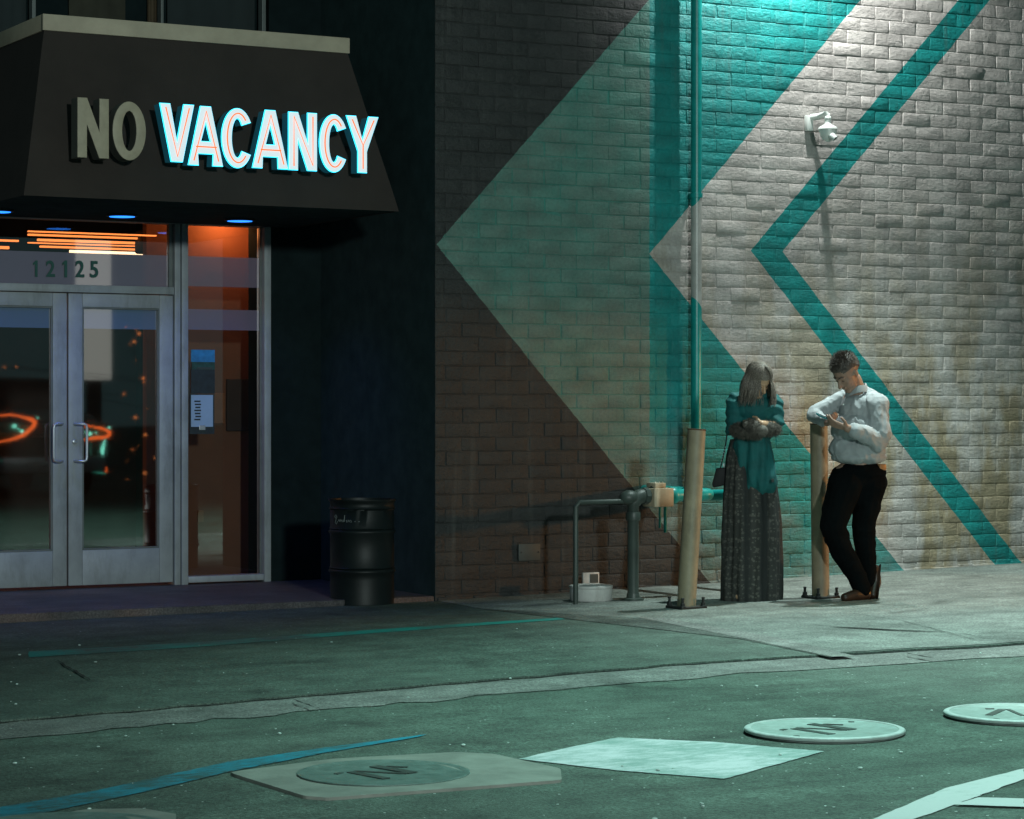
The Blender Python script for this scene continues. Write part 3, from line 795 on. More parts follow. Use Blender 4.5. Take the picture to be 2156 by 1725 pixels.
# ------------------------------------------------------------------ awning
aw = empty('awning', (-3.3, .9, 2.8), 'dark brown boxed awning flaring outwards with a beige top rail over the doors', 'awning')
YF = .0; YT = .25
bl = onY(50, 412, YF); br = onY(840, 445, YF); zb_ = (bl.z+br.z)/2
tl = onY(93, 68, YT); tr = onY(732, 110, YT); zt = (tl.z+tr.z)/2
ztop = (onY(93, 28, YT).z+onY(732, 82, YT).z)/2
YB = DY-.003
mb = MB()
dxl = tl.x-bl.x
vs = [(bl.x, YF, zb_), (br.x, YF, zb_), (tr.x, YT, zt), (tl.x, YT, zt), (bl.x, YB, zb_), (br.x, YB, zb_), (tr.x, YB, zt), (tl.x, YB, zt)]
mb.add(vs, [(0, 1, 2, 3), (0, 3, 7, 4), (1, 5, 6, 2)])
bm = bmesh.new(); me = mb.mesh(); bm.from_mesh(me)
bmesh.ops.subdivide_edges(bm, edges=bm.edges[:], cuts=20, use_grid_fill=True)
for v in bm.verts:
    if .01 < v.co.y < YT-.01 or v.co.z < zt-.02:
        v.co.y += .006*noise.noise(v.co*2.2)*(1 if YF < v.co.y < YT else 0)
me2 = bpy.data.meshes.new('f'); bm.to_mesh(me2); bm.free(); mb.fix(me2)
link('fabric', me2, M['awning'], aw, 30)
mb = MB()
e = .012
mb.box((tl.x-e, YT-e, zt+.001), (tr.x+e, YT+.03, ztop), .004)
mb.box((tl.x-e, YT+.0302, zt+.001), (tl.x+.03, YB, ztop), .004); mb.box((tr.x-.03, YT+.0302, zt+.001), (tr.x+e, YB, ztop), .004)
mb.build('top_rail', M['capm'], aw, 40)
mb = MB(); mb.box((tl.x+.032, YT+.032, zt+.002), (tr.x-.032, YB, zt+.03)); mb.build('roof', M['black'], aw)
mb = MB(); mb.box((bl.x+.01, YF+.012, zb_+.004), (br.x-.01, YB, zb_+.03)); mb.build('soffit', M['black'], aw)
M['bluelamp'] = emit('blue_downlight', (.02, .22, 1.0), 2.2)
for px, py in ((-5, 443), (257, 453), (505, 462.5), (-260, 435)):
    d = ray(px, py); tt = (zb_+.0-CAM.z)/d.z; P = CAM+d*tt
    m = MB(); m.lathe((P.x, P.y, zb_+.003), [(.115, 0), (.115, -.012), (.10, -.016), (.095, -.004), (.02, -.004)], 32); f_ = m.build('downlight', M['steelplate'], aw, 40)
    m = MB(); m.lathe((P.x, P.y, zb_-.0045), [(.094, 0), (.09, -.010), (.05, -.013), (.01, -.014)], 32); m.build('lens', M['bluelamp'], f_, 60)
    light('blue_spot', 'SPOT', (P.x, P.y, zb_-.04), (P.x, P.y+.05, 0), 18, (.12, .22, 1.0), spot_size=R(115), spot_blend=.8, shadow_soft_size=.05)

# ------------------------------------------------------------------ letters
sg = empty('neon_sign', (-2.5, -.1, 3.0), 'channel letter sign reading NO VACANCY with only VACANCY lit, on the awning face', 'sign')
M['letoff'] = paint('unlit_letter_cream', (.36, .31, .22), .5, .12, 12, bmp=.1)
M['letside'] = paint('letter_return_dark', (.10, .10, .085), .6, .15)
M['letlit'] = emit('lit_letter_return', (.0, .30, .45), .10, (.06, .07, .07))
M['letface'] = emit('lit_letter_face', (.68, .80, .86), .76, (.5, .55, .55))
M['letedge'] = emit('cyan_lit_return', (.03, .62, .85), 2.6)
M['neon'] = emit('orange_neon', (1.0, .20, .04), .8)
YL = -.16           # front plane of the letters
def letter_curve(polys, name, y_front, y_back, mat, parent, bev=.0, grow=0):
    cu = bpy.data.curves.new(name, 'CURVE'); cu.dimensions = '2D'; cu.fill_mode = 'BOTH'
    cu.extrude = abs(y_back-y_front)/2-bev; cu.bevel_depth = bev; cu.bevel_resolution = 2; cu.offset = grow-bev
    for poly in polys:
        sp_ = cu.splines.new('POLY'); sp_.points.add(len(poly)-1); sp_.use_cyclic_u = True
        for i, (x, z) in enumerate(poly): sp_.points[i].co = (x, z, 0, 1)
    o = bpy.data.objects.new('t', cu); COL.objects.link(o)
    dg = bpy.context.evaluated_depsgraph_get(); me = bpy.data.meshes.new_from_object(o.evaluated_get(dg))
    bpy.data.objects.remove(o); bpy.data.curves.remove(cu)
    yc = (y_front+y_back)/2
    for v in me.vertices: v.co = Vector((v.co.x, yc-v.co.z, v.co.y))
    bm = bmesh.new(); bm.from_mesh(me); bmesh.ops.remove_doubles(bm, verts=bm.verts[:], dist=1e-5); bmesh.ops.recalc_face_normals(bm, faces=bm.faces[:]); bm.to_mesh(me); bm.free()
    return link(name, me, mat, parent, 35)
def arc(cx_, cz, rx, rz, a0, a1, n=22): return [(cx_+rx*math.cos(R(a0+(a1-a0)*k/n)), cz+rz*math.sin(R(a0+(a1-a0)*k/n))) for k in range(n+1)]
T = .27      # stroke width relative to letter height ~1 (letter boxes are given unit height, own width)
def shape(ch, W, t):
    """outline polygons and neon centre lines in a box W x 1"""
    if ch == 'N':
        P = [[(0, 0), (t, 0), (t, .56), (W-t*1.02, 0), (W, 0), (W, 1), (W-t, 1), (W-t, .44), (t*1.02, 1), (0, 1)]]
        L = [[(t/2, .06), (t/2, .93), (W-t/2, .08), (W-t/2, .94)]]
    elif ch == 'V':
        P = [[(0, 1), (t*1.08, 1), (W/2, .32), (W-t*1.08, 1), (W, 1), (W/2+t*.62, 0), (W/2-t*.62, 0)]]
        L = [[(t*.55, .94), (W/2, .08), (W-t*.55, .94)]]
    elif ch == 'A':
        P = [[(0, 0), (t*1.05, 0), (W/2-.5*t-.065, .20), (W/2+.5*t+.065, .20), (W-t*1.05, 0), (W, 0), (W/2+t*.55, 1), (W/2-t*.55, 1)],
             [(W/2-.095, .40), (W/2, .76), (W/2+.095, .40)]]
        L = [[(t*.5, .07), (W/2, .92), (W-t*.5, .07)], [(W/2-.19, .31), (W/2+.19, .31)]]
    elif ch == 'O':
        P = [arc(W/2, .5, W/2, .5, 0, 360, 40)[:-1], arc(W/2, .5, W/2-t, .5-t*.95, 0, 360, 40)[:-1]]
        L = []
    elif ch == 'C':
        a = 34
        P = [arc(W*.5, .5, W/2, .5, a, 360-a, 36)+arc(W*.5, .5, W/2-t, .5-t*.95, 360-a-8, a+8, 36)]
        L = [arc(W*.5, .5, W/2-t/2, .5-t*.48, a+12, 360-a-12, 30)]
    elif ch == 'Y':
        P = [[(0, 1), (t*1.08, 1), (W/2, .56), (W-t*1.08, 1), (W, 1), (W/2+t/2, .38), (W/2+t/2, 0), (W/2-t/2, 0), (W/2-t/2, .38)]]
        L = [[(t*.55, .94), (W/2, .48), (W-t*.55, .94)], [(W/2, .48), (W/2, .06)]]
    return P, L
lets = [('N', 163, 229, 207, 333, 0), ('O', 237, 307, 214, 338, 0), ('V', 338, 408, 220, 340, 1), ('A', 398, 469, 225, 348, 1), ('C', 468, 533, 229, 353, 1),
        ('A', 533, 606, 233, 354, 1), ('N', 609, 667, 238, 358, 1), ('C', 674, 733, 242, 362, 1), ('Y', 731, 796, 246, 363, 1)]
for ch, xa, xb, yt, yb, lit in lets:
    A = onY(xa, yb, YL); B = onY(xb, yt, YL); xm = (xa+xb)/2
    H = onY(xm, yt, YL).z-onY(xm, yb, YL).z; z0_ = onY(xm, yb, YL).z; W = (B.x-A.x)/H
    P, L = shape(ch, W, .165 if ch != 'O' and ch != 'C' else .17)
    tr_ = lambda p: (A.x+p[0]*H, z0_+p[1]*H)
    polys = [[tr_(p) for p in pl] for pl in P]
    lo = letter_curve(polys, 'letter', YL+(.0145 if lit else .006), YL+.12, M['letlit'] if lit else M['letside'], sg)
    if lit: letter_curve(polys, 'lit_edge', YL+.006, YL+.014, M['letedge'], lo, 0, .004)
    letter_curve(polys, 'face', YL-.004, YL+.0055, M['letface'] if lit else M['letoff'], lo, .003)
    if lit and L:
        m = MB()
        for l in L: m.tube([(tr_(p)[0], YL-.008, tr_(p)[1]) for p in l], .0045, 6)
        m.build('neon_tube', M['neon'], lo, 60)
    m = MB()
    m.tube([(A.x+W*H*.5, YL+.121, z0_+H*.5), (A.x+W*H*.5, .14, z0_+H*.5)], .012, 8); m.build('standoff', M['steelplate'], lo)

# ------------------------------------------------------------------ pole on the wall
PX = onY(1466, 600, -.10); pr = 11.5/F*depth(PX)
pl = empty('wall_pipe', (PX.x, -.10, .8), 'thin upright pipe painted to continue the teal and grey mural', 'pipe')
def polemat():
    m, nt, b = newmat('pipe_mural_paint'); pos = geopos(nt)
    sep = N(nt, 'ShaderNodeSeparateXYZ'); nt.links.new(pos, sep.inputs[0]); Z = sep.outputs[2]; Xp = sep.outputs[0]
    za = onY(1466, 422, -.10).z; zb2 = onY(1466, 640, -.10).z
    sl = math_(nt, 'MULTIPLY', math_(nt, 'SUBTRACT', Xp, PX.x), 1.2)
    a = math_(nt, 'LESS_THAN', math_(nt, 'SUBTRACT', Z, sl), za); c_ = math_(nt, 'GREATER_THAN', math_(nt, 'ADD', Z, sl), zb2)
    k = math_(nt, 'MULTIPLY', a, c_)
    n1 = noise_(nt, pos, 12, 4)
    t1 = ramp(nt, n1, [(.3, (.0, .22, .20)), (.7, (.005, .30, .28))]); g1 = ramp(nt, n1, [(.3, (.35, .34, .32)), (.7, (.46, .45, .42))])
    nt.links.new(mixc(nt, k, t1, g1), b.inputs['Base Color']); b.inputs['Roughness'].default_value = .35
    bump(nt, b, noise_(nt, pos, 50, 3), .1, .004); return m
mb = MB(); zpipe = onY(1466, 1044, -.10).z
mb.tube([(PX.x, -.10, zpipe), (PX.x, -.10, 4.0), (PX.x, -.10, 8.0)], pr, 20); mb.build('pipe', polemat(), pl, 60)
for py in (412,):
    zk = onY(1466, py, -.10).z
    m = MB(); m.box((PX.x-.012, -.10+pr, zk-.02), (PX.x+.012, -.001, zk+.02), .003); m.lathe((PX.x, -.10, zk-.018), [(pr*1.02, 0), (pr*1.18, .002), (pr*1.18, .034), (pr*1.02, .036)], 20); m.build('bracket', M['teal'], pl, 40)
# ------------------------------------------------------------------ backflow pipes
gb = gnd(1333, 1264, .02); YP = gb.y
bp = empty('valve_pipework', (gb.x, YP, gz(gb.x)), 'bent water pipes with a beige valve box standing before the wall', 'pipework')
def Pp(x, y, Y=None): return onY(x, y, YP if Y is None else Y)
r1 = 12/F*depth(gb)
mb = MB()
a = Pp(1333, 1264); bz = Pp(1333, 1060).z
elb = [(a.x, YP, a.z-.02), (a.x, YP, bz-.02)]
cx_ = a.x+.07
for k in range(1, 8):
    th = math.pi-math.pi/2*k/7; elb.append((cx_+.07*math.cos(th), YP, bz-.02+.07*math.sin(th)))
zt_ = bz+.05
elb += [(Pp(1372, 1050).x, YP, zt_)]
mb.tube(elb, [r1]*2+[r1*1.3]*7+[r1], 18)
mb.lathe((a.x, YP, gz(a.x)+.018), [(r1*1.9, 0), (r1*1.9, .015), (r1*1.2, .02), (r1*1.1, .05)], 20)
mb.ell((a.x-.03, YP, zt_-.01), (r1*1.9, r1*1.5, r1*1.35)); mb.lathe((a.x, YP, bz-.12), [(r1*1.25, 0), (r1*1.3, .01), (r1*1.3, .05), (r1*1.2, .06)], 20)
mb.build('riser', M['darkpipe'], bp, 50)
mb = MB(); xs_ = Pp(1212, 1055).x; zl = Pp(1260, 1057).z
mb.tube([(a.x-.06, YP, zl), (xs_+.03, YP, zl), (xs_, YP, zl-.03), (xs_, YP, gz(xs_)+.02)], [.018]*4, 12); mb.build('thin_pipe', M['darkpipe'], bp, 50)
mb = MB()
x0 = Pp(1352, 1050).x
mb.lathe((x0, YP, zt_), [(r1*1.1, 0), (r1*1.5, .01), (r1*1.5, .045), (r1*1.1, .05), (r1*1.1, .07), (r1*1.75, .075), (r1*1.75, .12), (r1*1.1, .13)], 8, (1, 0, 0))
mb.build('union_nut', M['darkpipe'], bp, 20)
B0 = Pp(1378, 1068, YP-.07); B1 = Pp(1419, 1028, YP-.07)
mb = MB(); mb.box((B0.x, YP-.07, B0.z), (B1.x, YP+.09, B1.z), .006); vb = mb.build('valve_box', M['box'], bp, 40)
C0 = Pp(1380, 1028, YP-.05); C1 = Pp(1402, 1017, YP-.05)
mb = MB(); mb.box((C0.x, YP-.05, B1.z+.0005), (C1.x, YP+.07, C1.z), .004); mb.build('box_cap', M['box'], vb, 40)
mb = MB()
for k in range(5):
    mb.tube([(C0.x+.01+k*.016, YP-.03+.02*(k % 2), C1.z-.004), (C0.x+.01+k*.016, YP-.03+.02*(k % 2), C1.z+.008)], .0035, 8)
mb.build('screw', M['white'], vb)
mb = MB(); x1 = B1.x+.001
xe_ = Pp(1482, 1050).x
mb.lathe((x1, YP, zt_), [(r1*1.5, 0), (r1*1.6, .02), (r1*1.6, .05), (r1*1.15, .07), (r1*1.15, .13), (r1*1.5, .135), (r1*1.5, .18), (r1, .19), (r1, xe_-x1-.1), (r1*1.35, xe_-x1-.09), (r1*1.35, xe_-x1-.03), (r1, xe_-x1-.02)], 24, (1, 0, 0))
mb.tube([(xe_-.03, YP, zt_)]+[(xe_+.06*math.sin(R(k*15)), YP+.06-.06*math.cos(R(k*15)), zt_) for k in range(7)]+[(xe_+.06, .0, zt_)], r1*1.12, 16)
mb.build('teal_run', M['teal'], bp, 50)
xd = Pp(1404, 1090).x; mb = MB(); mb.tube([(xd, YP+.02, B0.z+.002), (xd, YP+.02, Pp(1404, 1122).z)], .012, 10); mb.build('drain_tube', M['teal'], bp, 50)
mb = MB(); mb.tube([(xd-.045, YP+.02, B0.z+.002), (xd-.045, YP+.02, Pp(1404, 1112).z)], .009, 10); mb.build('drain_tube', M['teal'], bp, 50)
mb = MB(); mb.tube([(PX.x, -.10, zpipe-.005), (PX.x, -.10, zt_-.02), (PX.x, -.30, zt_-.03), (PX.x, YP+.01, zt_)], pr*1.0, 14); mb.build('link_pipe', M['teal'], bp, 50)
# ------------------------------------------------------------------ vault cover (pale tub) and sign plate behind it
g0 = gnd(1257, 1266, .02); rx = 45/F*depth(g0)
tb = empty('plastic_tub', (g0.x, g0.y, gz(g0.x)), 'low pale plastic tub with a dished lid at the foot of the wall', 'tub')
h_ = 32/F*depth(g0); zz = gz(g0.x)+.02; cyy = g0.y+rx*.55
mb = MB(); mb.lathe((g0.x, cyy, zz), [(rx*.96, 0), (rx, .01), (rx, h_*.82)], 40); mb.build('body', M['bucket'], tb, 40)
mb = MB(); mb.lathe((g0.x, cyy, zz+h_*.82+.001), [(rx*1.01, 0), (rx*1.03, .005), (rx*1.02, h_*.16), (rx*.93, h_*.2), (rx*.5, h_*.23), (rx*.02, h_*.24)], 40); mb.build('lid', M['bucket'], tb, 40)
A = onY(1228, 1232, -.32); B = onY(1262, 1205, -.32)
sp_ = empty('meter_plate', ((A.x+B.x)/2, -.32, A.z), 'small white framed plate standing behind the pale tub', 'plate')
mb = MB(); mb.box((A.x, -.32, A.z), (B.x, -.30, B.z), .004); mb.build('frame', M['bucket'], sp_, 40)
mb = MB(); mb.box((A.x+.055, -.3235, A.z+.012), (B.x-.012, -.3205, B.z-.012)); mb.build('dark_window', M['plate'], sp_)
mb = MB(); mb.tube([((A.x+B.x)/2, -.31, A.z+.005), ((A.x+B.x)/2, -.31, gz(A.x)+.02)], .012, 8); mb.build('stem', M['darkpipe'], sp_)
# ------------------------------------------------------------------ bollards
def bollard(xb_, yb, xt, yt, rpx_b, rpx_t, label, hidden_top=False):
    g = gnd(xb_, yb, .03); dz = depth(g); top = atZ(xt, yt, dz+.02)
    t = empty('bollard', (g.x, g.y, gz(g.x)), label, 'bollard', 'steel bollards on the pavement')
    r0 = rpx_b/F*dz; r1_ = rpx_t/F*dz
    base = Vector((g.x, g.y, gz(g.x)+.03))
    mb = MB(); n = 14
    ax = (top-base); rings = []
    pts = [base+ax*k/n for k in range(n+1)]; rad = [r0+(r1_-r0)*k/n for k in range(n+1)]
    pts += [top-ax.normalized()*.0, top-ax.normalized()*.03]; rad += [r1_*.9, r1_*.88]
    vs = []; 
    mb.tube(pts, rad, 32); mb.build('post', M['boll'], t, 50)
    mb = MB(); mb.lathe(top-ax.normalized()*.004, [(r1_*1.01, 0), (r1_*1.03, .003), (r1_*1.03, .009), (r1_*.9, .010), (r1_*.89, .004)], 32, ax.normalized()); mb.build('rim', M['rust'], t, 40)
    mb = MB(); bx = r0*1.6; c = base
    mb.box((c.x-bx, c.y-bx, gz(c.x)+.018), (c.x+bx, c.y+bx, gz(c.x)+.034), .004); mb.build('base_plate', M['steelplate'], t)
    for sx in (-1, 1):
        for sy in (-1, 1):
            p = Vector((c.x+sx*bx*.8, c.y+sy*bx*.8, gz(c.x)+.034)); m = MB()
            m.lathe(p, [(.024, 0), (.024, .004), (.017, .006), (.017, .024), (.010, .026), (.010, .05), (.012, .051), (.012, .06), (.006, .062)], 6); m.build('bolt', M['steelplate'], t)
    return t
bollard(1445, 1277, 1467, 905, 20, 19.2, 'leaning bollard in front of the teal pipe, rusty at its open top')
bollard(1728, 1256, 1724, 893, 18.5, 18.5, 'upright bollard the man in the white shirt leans his elbow on')
# ------------------------------------------------------------------ drum
g = gnd(786, 1279, .0); rd = 68/F*depth(g)
dr = empty('oil_drum', (g.x, g.y, 0), 'black steel drum with two hoops and faded painted writing against the black wall', 'drum')
H_ = (1278-1053)/F*depth(g)
cy_ = g.y+rd*.8
mb = MB()
prof = [(rd*.98, 0), (rd*1.02, .01), (rd, .02)]
def hoop(z): return [(rd, z-.022), (rd*1.045, z-.008), (rd*1.045, z+.003), (rd*1.0, z+.012), (rd*1.03, z+.02), (rd, z+.028)]
prof += [(rd, H_*.25)]+hoop(H_*.33)+[(rd, H_*.55)]+hoop(H_*.70)+[(rd, H_*.9), (rd*1.0, H_*.90), (rd*1.04, H_*.915), (rd*1.0, H_*.93), (rd, H_*.97), (rd*1.05, H_*.985), (rd*1.05, H_), (rd*.98, H_), (rd*.97, H_*.97), (rd*.02, H_*.97)]
mb.lathe((g.x, cy_, gz(g.x)+.005), prof, 56); mb.build('barrel', M['drum'], dr, 60)
mb = MB(); rs = random.Random(4)
def onDrum(u, v):   # u in radians round the front, v height
    a = math.atan2(CAM.y-cy_, CAM.x-g.x)+u
    return (g.x+(rd+.002)*math.cos(a), cy_+(rd+.002)*math.sin(a), v)
zc = H_*.80
scr = [[(-.95, .02), (-.99, .035), (-.94, .045), (-.88, .03), (-.93, .012), (-.97, -.01), (-.9, -.02), (-.85, .0)], [(-.82, .012), (-.78, .0), (-.74, .015), (-.74, -.004), (-.70, .01)], [(-.68, .012), (-.66, -.004), (-.62, .012), (-.61, -.004)],
       [(-.56, .045), (-.58, .0), (-.62, .008), (-.57, .014)], [(-.52, .005), (-.48, .012), (-.5, -.004), (-.45, -.002), (-.42, .012)], [(-.40, -.002), (-.37, .012), (-.33, .004), (-.35, -.006)], [(-.24, .0), (-.20, .002)], [(-.12, .0), (-.07, .002)]]
for s_ in scr: mb.tube([onDrum(u, zc+v) for u, v in s_], .003, 5)
mb.build('writing', M['scrib'], dr)
# ------------------------------------------------------------------ security camera
cm = onY(1706, 232, 0)
sc_ = empty('security_camera', (cm.x, 0, cm.z), 'white dome security camera on an arm high on the brick wall', 'security camera')
def k_(x, y, Y): return onY(x, y, Y)
mb = MB(); A = k_(1700, 275, -.05); B = k_(1712, 243, -.05); mb.box((A.x, -.05, A.z), (B.x, -.008, B.z), .004); mb.build('wall_mount', M['white'], sc_, 40)
yc_ = -.28
D = onY(1743, 262, yc_)
mb = MB(); zA = k_(1712, 250, -.05).z; mb.tube([(B.x-.01, -.04, zA+.01), (B.x+.02, -.10, zA+.012), (D.x-.02, yc_, zA+.01), (D.x, yc_, zA)], [.026, .026, .022, .022], 12)
mb.build('arm', M['white'], sc_, 50)
sD = depth(D)/F
mb = MB(); z = onY(1743, 243, yc_).z
mb.lathe((D.x, yc_, z), [(.004, 0), (6*sD, -2*sD), (7.5*sD, -6*sD), (7.5*sD, -8*sD), (6.5*sD, -9*sD), (6.5*sD, -17*sD), (9*sD, -20*sD), (17*sD, -24*sD), (20.5*sD, -27*sD), (20.8*sD, -30*sD), (19*sD, -31*sD)], 32); mb.build('hood', M['white'], sc_, 50)
mb = MB(); z2 = z-31.2*sD
mb.lathe((D.x, yc_, z2), [(18.5*sD, 0), (18.5*sD, -4*sD), (16*sD, -13*sD), (11*sD, -20*sD), (5*sD, -24*sD), (.5*sD, -25*sD)], 32); mb.build('dome', M['white'], sc_, 60)
mb = MB(); c = onY(1756, 290, yc_-.1); ax = Vector((.35, -.6, -.72)).normalized()
mb.lathe(c-ax*.02, [(.5*sD, -6*sD), (5*sD, -4*sD), (6.5*sD, 0), (6.5*sD, 9*sD), (5*sD, 10*sD), (4.8*sD, 8.5*sD)], 20, ax); mb.build('camera_head', M['white'], sc_, 50)
mb = MB(); mb.lathe(c-ax*.02+ax*8.6*sD, [(4.7*sD, 0), (4.5*sD, 1*sD), (1*sD, 1.6*sD)], 16, ax); mb.build('lens', M['lens'], sc_, 50)
# ------------------------------------------------------------------ people
M['skin'] = paint('skin', (.30, .185, .135), .5, .08, 20, bmp=.05, bscale=150)
M['skinf'] = paint('skin_fair', (.50, .31, .19), .5, .08, 20, bmp=.05, bscale=150)
M['hairm'] = paint('brown_hair', (.075, .06, .05), .6, .35, 60, bmp=0)
M['hairw'] = paint('ash_blonde_hair', (.17, .14, .115), .5, .6, 110, bmp=0)
M['shirt'] = paint('pale_cotton_shirt', (.32, .34, .35), .85, .08, 10, bmp=.25, bscale=70)
M['trouser'] = paint('black_trousers', (.0035, .0045, .005), .95, .2, bmp=.3, bscale=70, spec=.05)
M['shoe'] = paint('brown_leather', (.03, .013, .006), .42, .3, 20)
M['solem'] = paint('dark_rubber_sole', (.016, .009, .006), .9, .2, spec=.05)
M['belt'] = paint('tan_belt', (.35, .16, .06), .4, .1)
M['coat'] = paint('teal_wool', (.003, .10, .10), .8, .25, 8, bmp=.4, bscale=90)
M['fur'] = paint('grey_brown_fur', (.10, .09, .075), .8, .5, 50, bmp=0)
M['leather'] = paint('black_leather', (.010, .010, .011), .6, .2, spec=.2)
M['phone'] = paint('phone_case', (.01, .14, .16), .3, .1, bmp=0)
def skirtmat():
    m, nt, b = newmat('patterned_skirt'); pos = geopos(nt)
    d = N(nt, 'ShaderNodeVectorMath', operation='DOT_PRODUCT'); nt.links.new(pos, d.inputs[0]); d.inputs[1].default_value = RT
    u = d.outputs['Value']
    o0 = depthW['p'].dot(RT)
    un = math_(nt, 'SUBTRACT', u, o0)
    vo = N(nt, 'ShaderNodeTexVoronoi'); vo.inputs['Scale'].default_value = 46; nt.links.new(pos, vo.inputs['Vector'])
    wv = N(nt, 'ShaderNodeTexWave'); wv.inputs['Scale'].default_value = 5; wv.inputs['Distortion'].default_value = 2; wv.wave_type = 'BANDS'; wv.bands_direction = 'Z'
    nt.links.new(pos, wv.inputs['Vector'])
    lace = math_(nt, 'MULTIPLY', math_(nt, 'LESS_THAN', vo.outputs['Distance'], .42), math_(nt, 'GREATER_THAN', wv.outputs['Fac'], .25))
    zone = ramp(nt, math_(nt, 'ADD', math_(nt, 'MULTIPLY', un, 1.0), .5), [(.27, (0, 0, 0)), (.31, (.6, .6, .6)), (.42, (.75, .75, .75)), (.44, (.0, .0, .0)), (.46, (.1, .1, .1)), (.49, (.9, .9, .9)), (.53, (.8, .8, .8)), (.55, (0, 0, 0)), (.59, (0, 0, 0)), (.61, (.7, .7, .7)), (.68, (.5, .5, .5)), (.72, (0, 0, 0))])
    k = math_(nt, 'MULTIPLY', zone, math_(nt, 'ADD', math_(nt, 'MULTIPLY', lace, .75), .30))
    nt.links.new(mixc(nt, k, (.009, .011, .011), (.11, .105, .09)), b.inputs['Base Color']); b.inputs['Roughness'].default_value = .8
    bump(nt, b, noise_(nt, pos, 90, 3), .3, .004); return m
depthW = {}
def strands(lst, seed=1):
    """thin tapering hairs: (root, direction, length, width, bend)"""
    mb = MB(); r_ = random.Random(seed)
    for p, d, L, w_, bend in lst:
        d = d.normalized(); a = d.orthogonal().normalized(); b_ = d.cross(a)
        th = r_.uniform(0, 6.28); a, b_ = a*math.cos(th)+b_*math.sin(th), b_*math.cos(th)-a*math.sin(th)
        mid = p+d*L*.5+bend*L*.25; tip = p+d*L+bend*L
        vs = [p+a*w_, p-a*.5*w_+b_*.87*w_, p-a*.5*w_-b_*.87*w_, mid+a*w_*.8, mid-a*.4*w_+b_*.7*w_, mid-a*.4*w_-b_*.7*w_, tip]
        mb.add(vs, [(0, 1, 4, 3), (1, 2, 5, 4), (2, 0, 3, 5), (3, 4, 6), (4, 5, 6), (5, 3, 6)])
    return mb
def frame_(f, up):
    f = f.normalized(); r_ = f.cross(up).normalized(); u = r_.cross(f).normalized()
    return Matrix((r_, f, u)).transposed()       # columns: right, forward, up
def head_parts(mb, c, rot, H, woman=False):
    """c = centre of the skull base point (chin level = 0, crown = 1 in local z)"""
    def q(x, y, z): return c+rot@Vector((x*H, y*H, (z-.5)*H))
    def e(p, r): mb.ell(q(*p), (r[0]*H, r[1]*H, r[2]*H), rot, 18, 12)
    e((0, -.05, .64), (.315, .40, .355)); e((0, .10, .40), (.25, .25, .33)); e((0, .05, .28), (.22, .24, .20))
    mb.cap(q(-.13, .10, .15), .085*H, q(-.03, .25, .075), .075*H); mb.cap(q(.13, .10, .15), .085*H, q(.03, .25, .075), .075*H)
    mb.cap(q(0, .335, .52), .032*H, q(0, .43, .345), .05*H); e((.035, .375, .335), (.035, .04, .03)); e((-.035, .375, .335), (.035, .04, .03))
    mb.cap(q(-.15, .285, .56), .035*H, q(-.03, .34, .55), .035*H); mb.cap(q(.15, .285, .56), .035*H, q(.03, .34, .55), .035*H)
    e((.14, .22, .37), (.085, .08, .09)); e((-.14, .22, .37), (.085, .08, .09))
    mb.cap(q(-.065, .325, .225), .02*H, q(.065, .325, .225), .02*H); mb.cap(q(-.05, .325, .185), .022*H, q(.05, .325, .185), .022*H)
    for s_ in (-1, 1):
        e((s_*.315, -.03, .46), (.03, .07, .105)); e((s_*.115, .285, .475), (.05, .035, .035))
    return q
def hand(mb, wrist, dirv, palm_n, size=.18, curl=.9, thumb_side=1):
    """palm and five separate curled fingers"""
    d = dirv.normalized(); n_ = (palm_n-d*palm_n.dot(d)).normalized(); s_ = d.cross(n_)*thumb_side
    pl_ = size*.48
    for k in (-1.2, -.4, .4, 1.2):
        mb.cap(wrist+s_*k*.010, .013, wrist+d*pl_+s_*k*.019, .0115)
    Ls = (.36, .43, .40, .31)
    for k, L in zip((1.35, .45, -.45, -1.35), Ls):
        p = wrist+d*pl_+s_*k*.020; ang = curl*.35; dd = d
        for j, f_ in enumerate((.45, .32, .23)):
            dd = (d*math.cos(ang)+n_*math.sin(ang)).normalized(); q_ = p+dd*size*L*f_*1.25
            mb.cap(p, .0098-.0010*j, q_, .0090-.0011*j, 10); p = q_; ang += curl*.55
    p = wrist+d*pl_*.25+s_*.022; q_ = p+(d*.55+s_*.75+n_*.3).normalized()*size*.2; mb.cap(p, .013, q_, .0105, 10)
    mb.cap(q_, .0105, q_+(d*.85+s_*.15+n_*.5).normalized()*size*.19, .0085, 10)
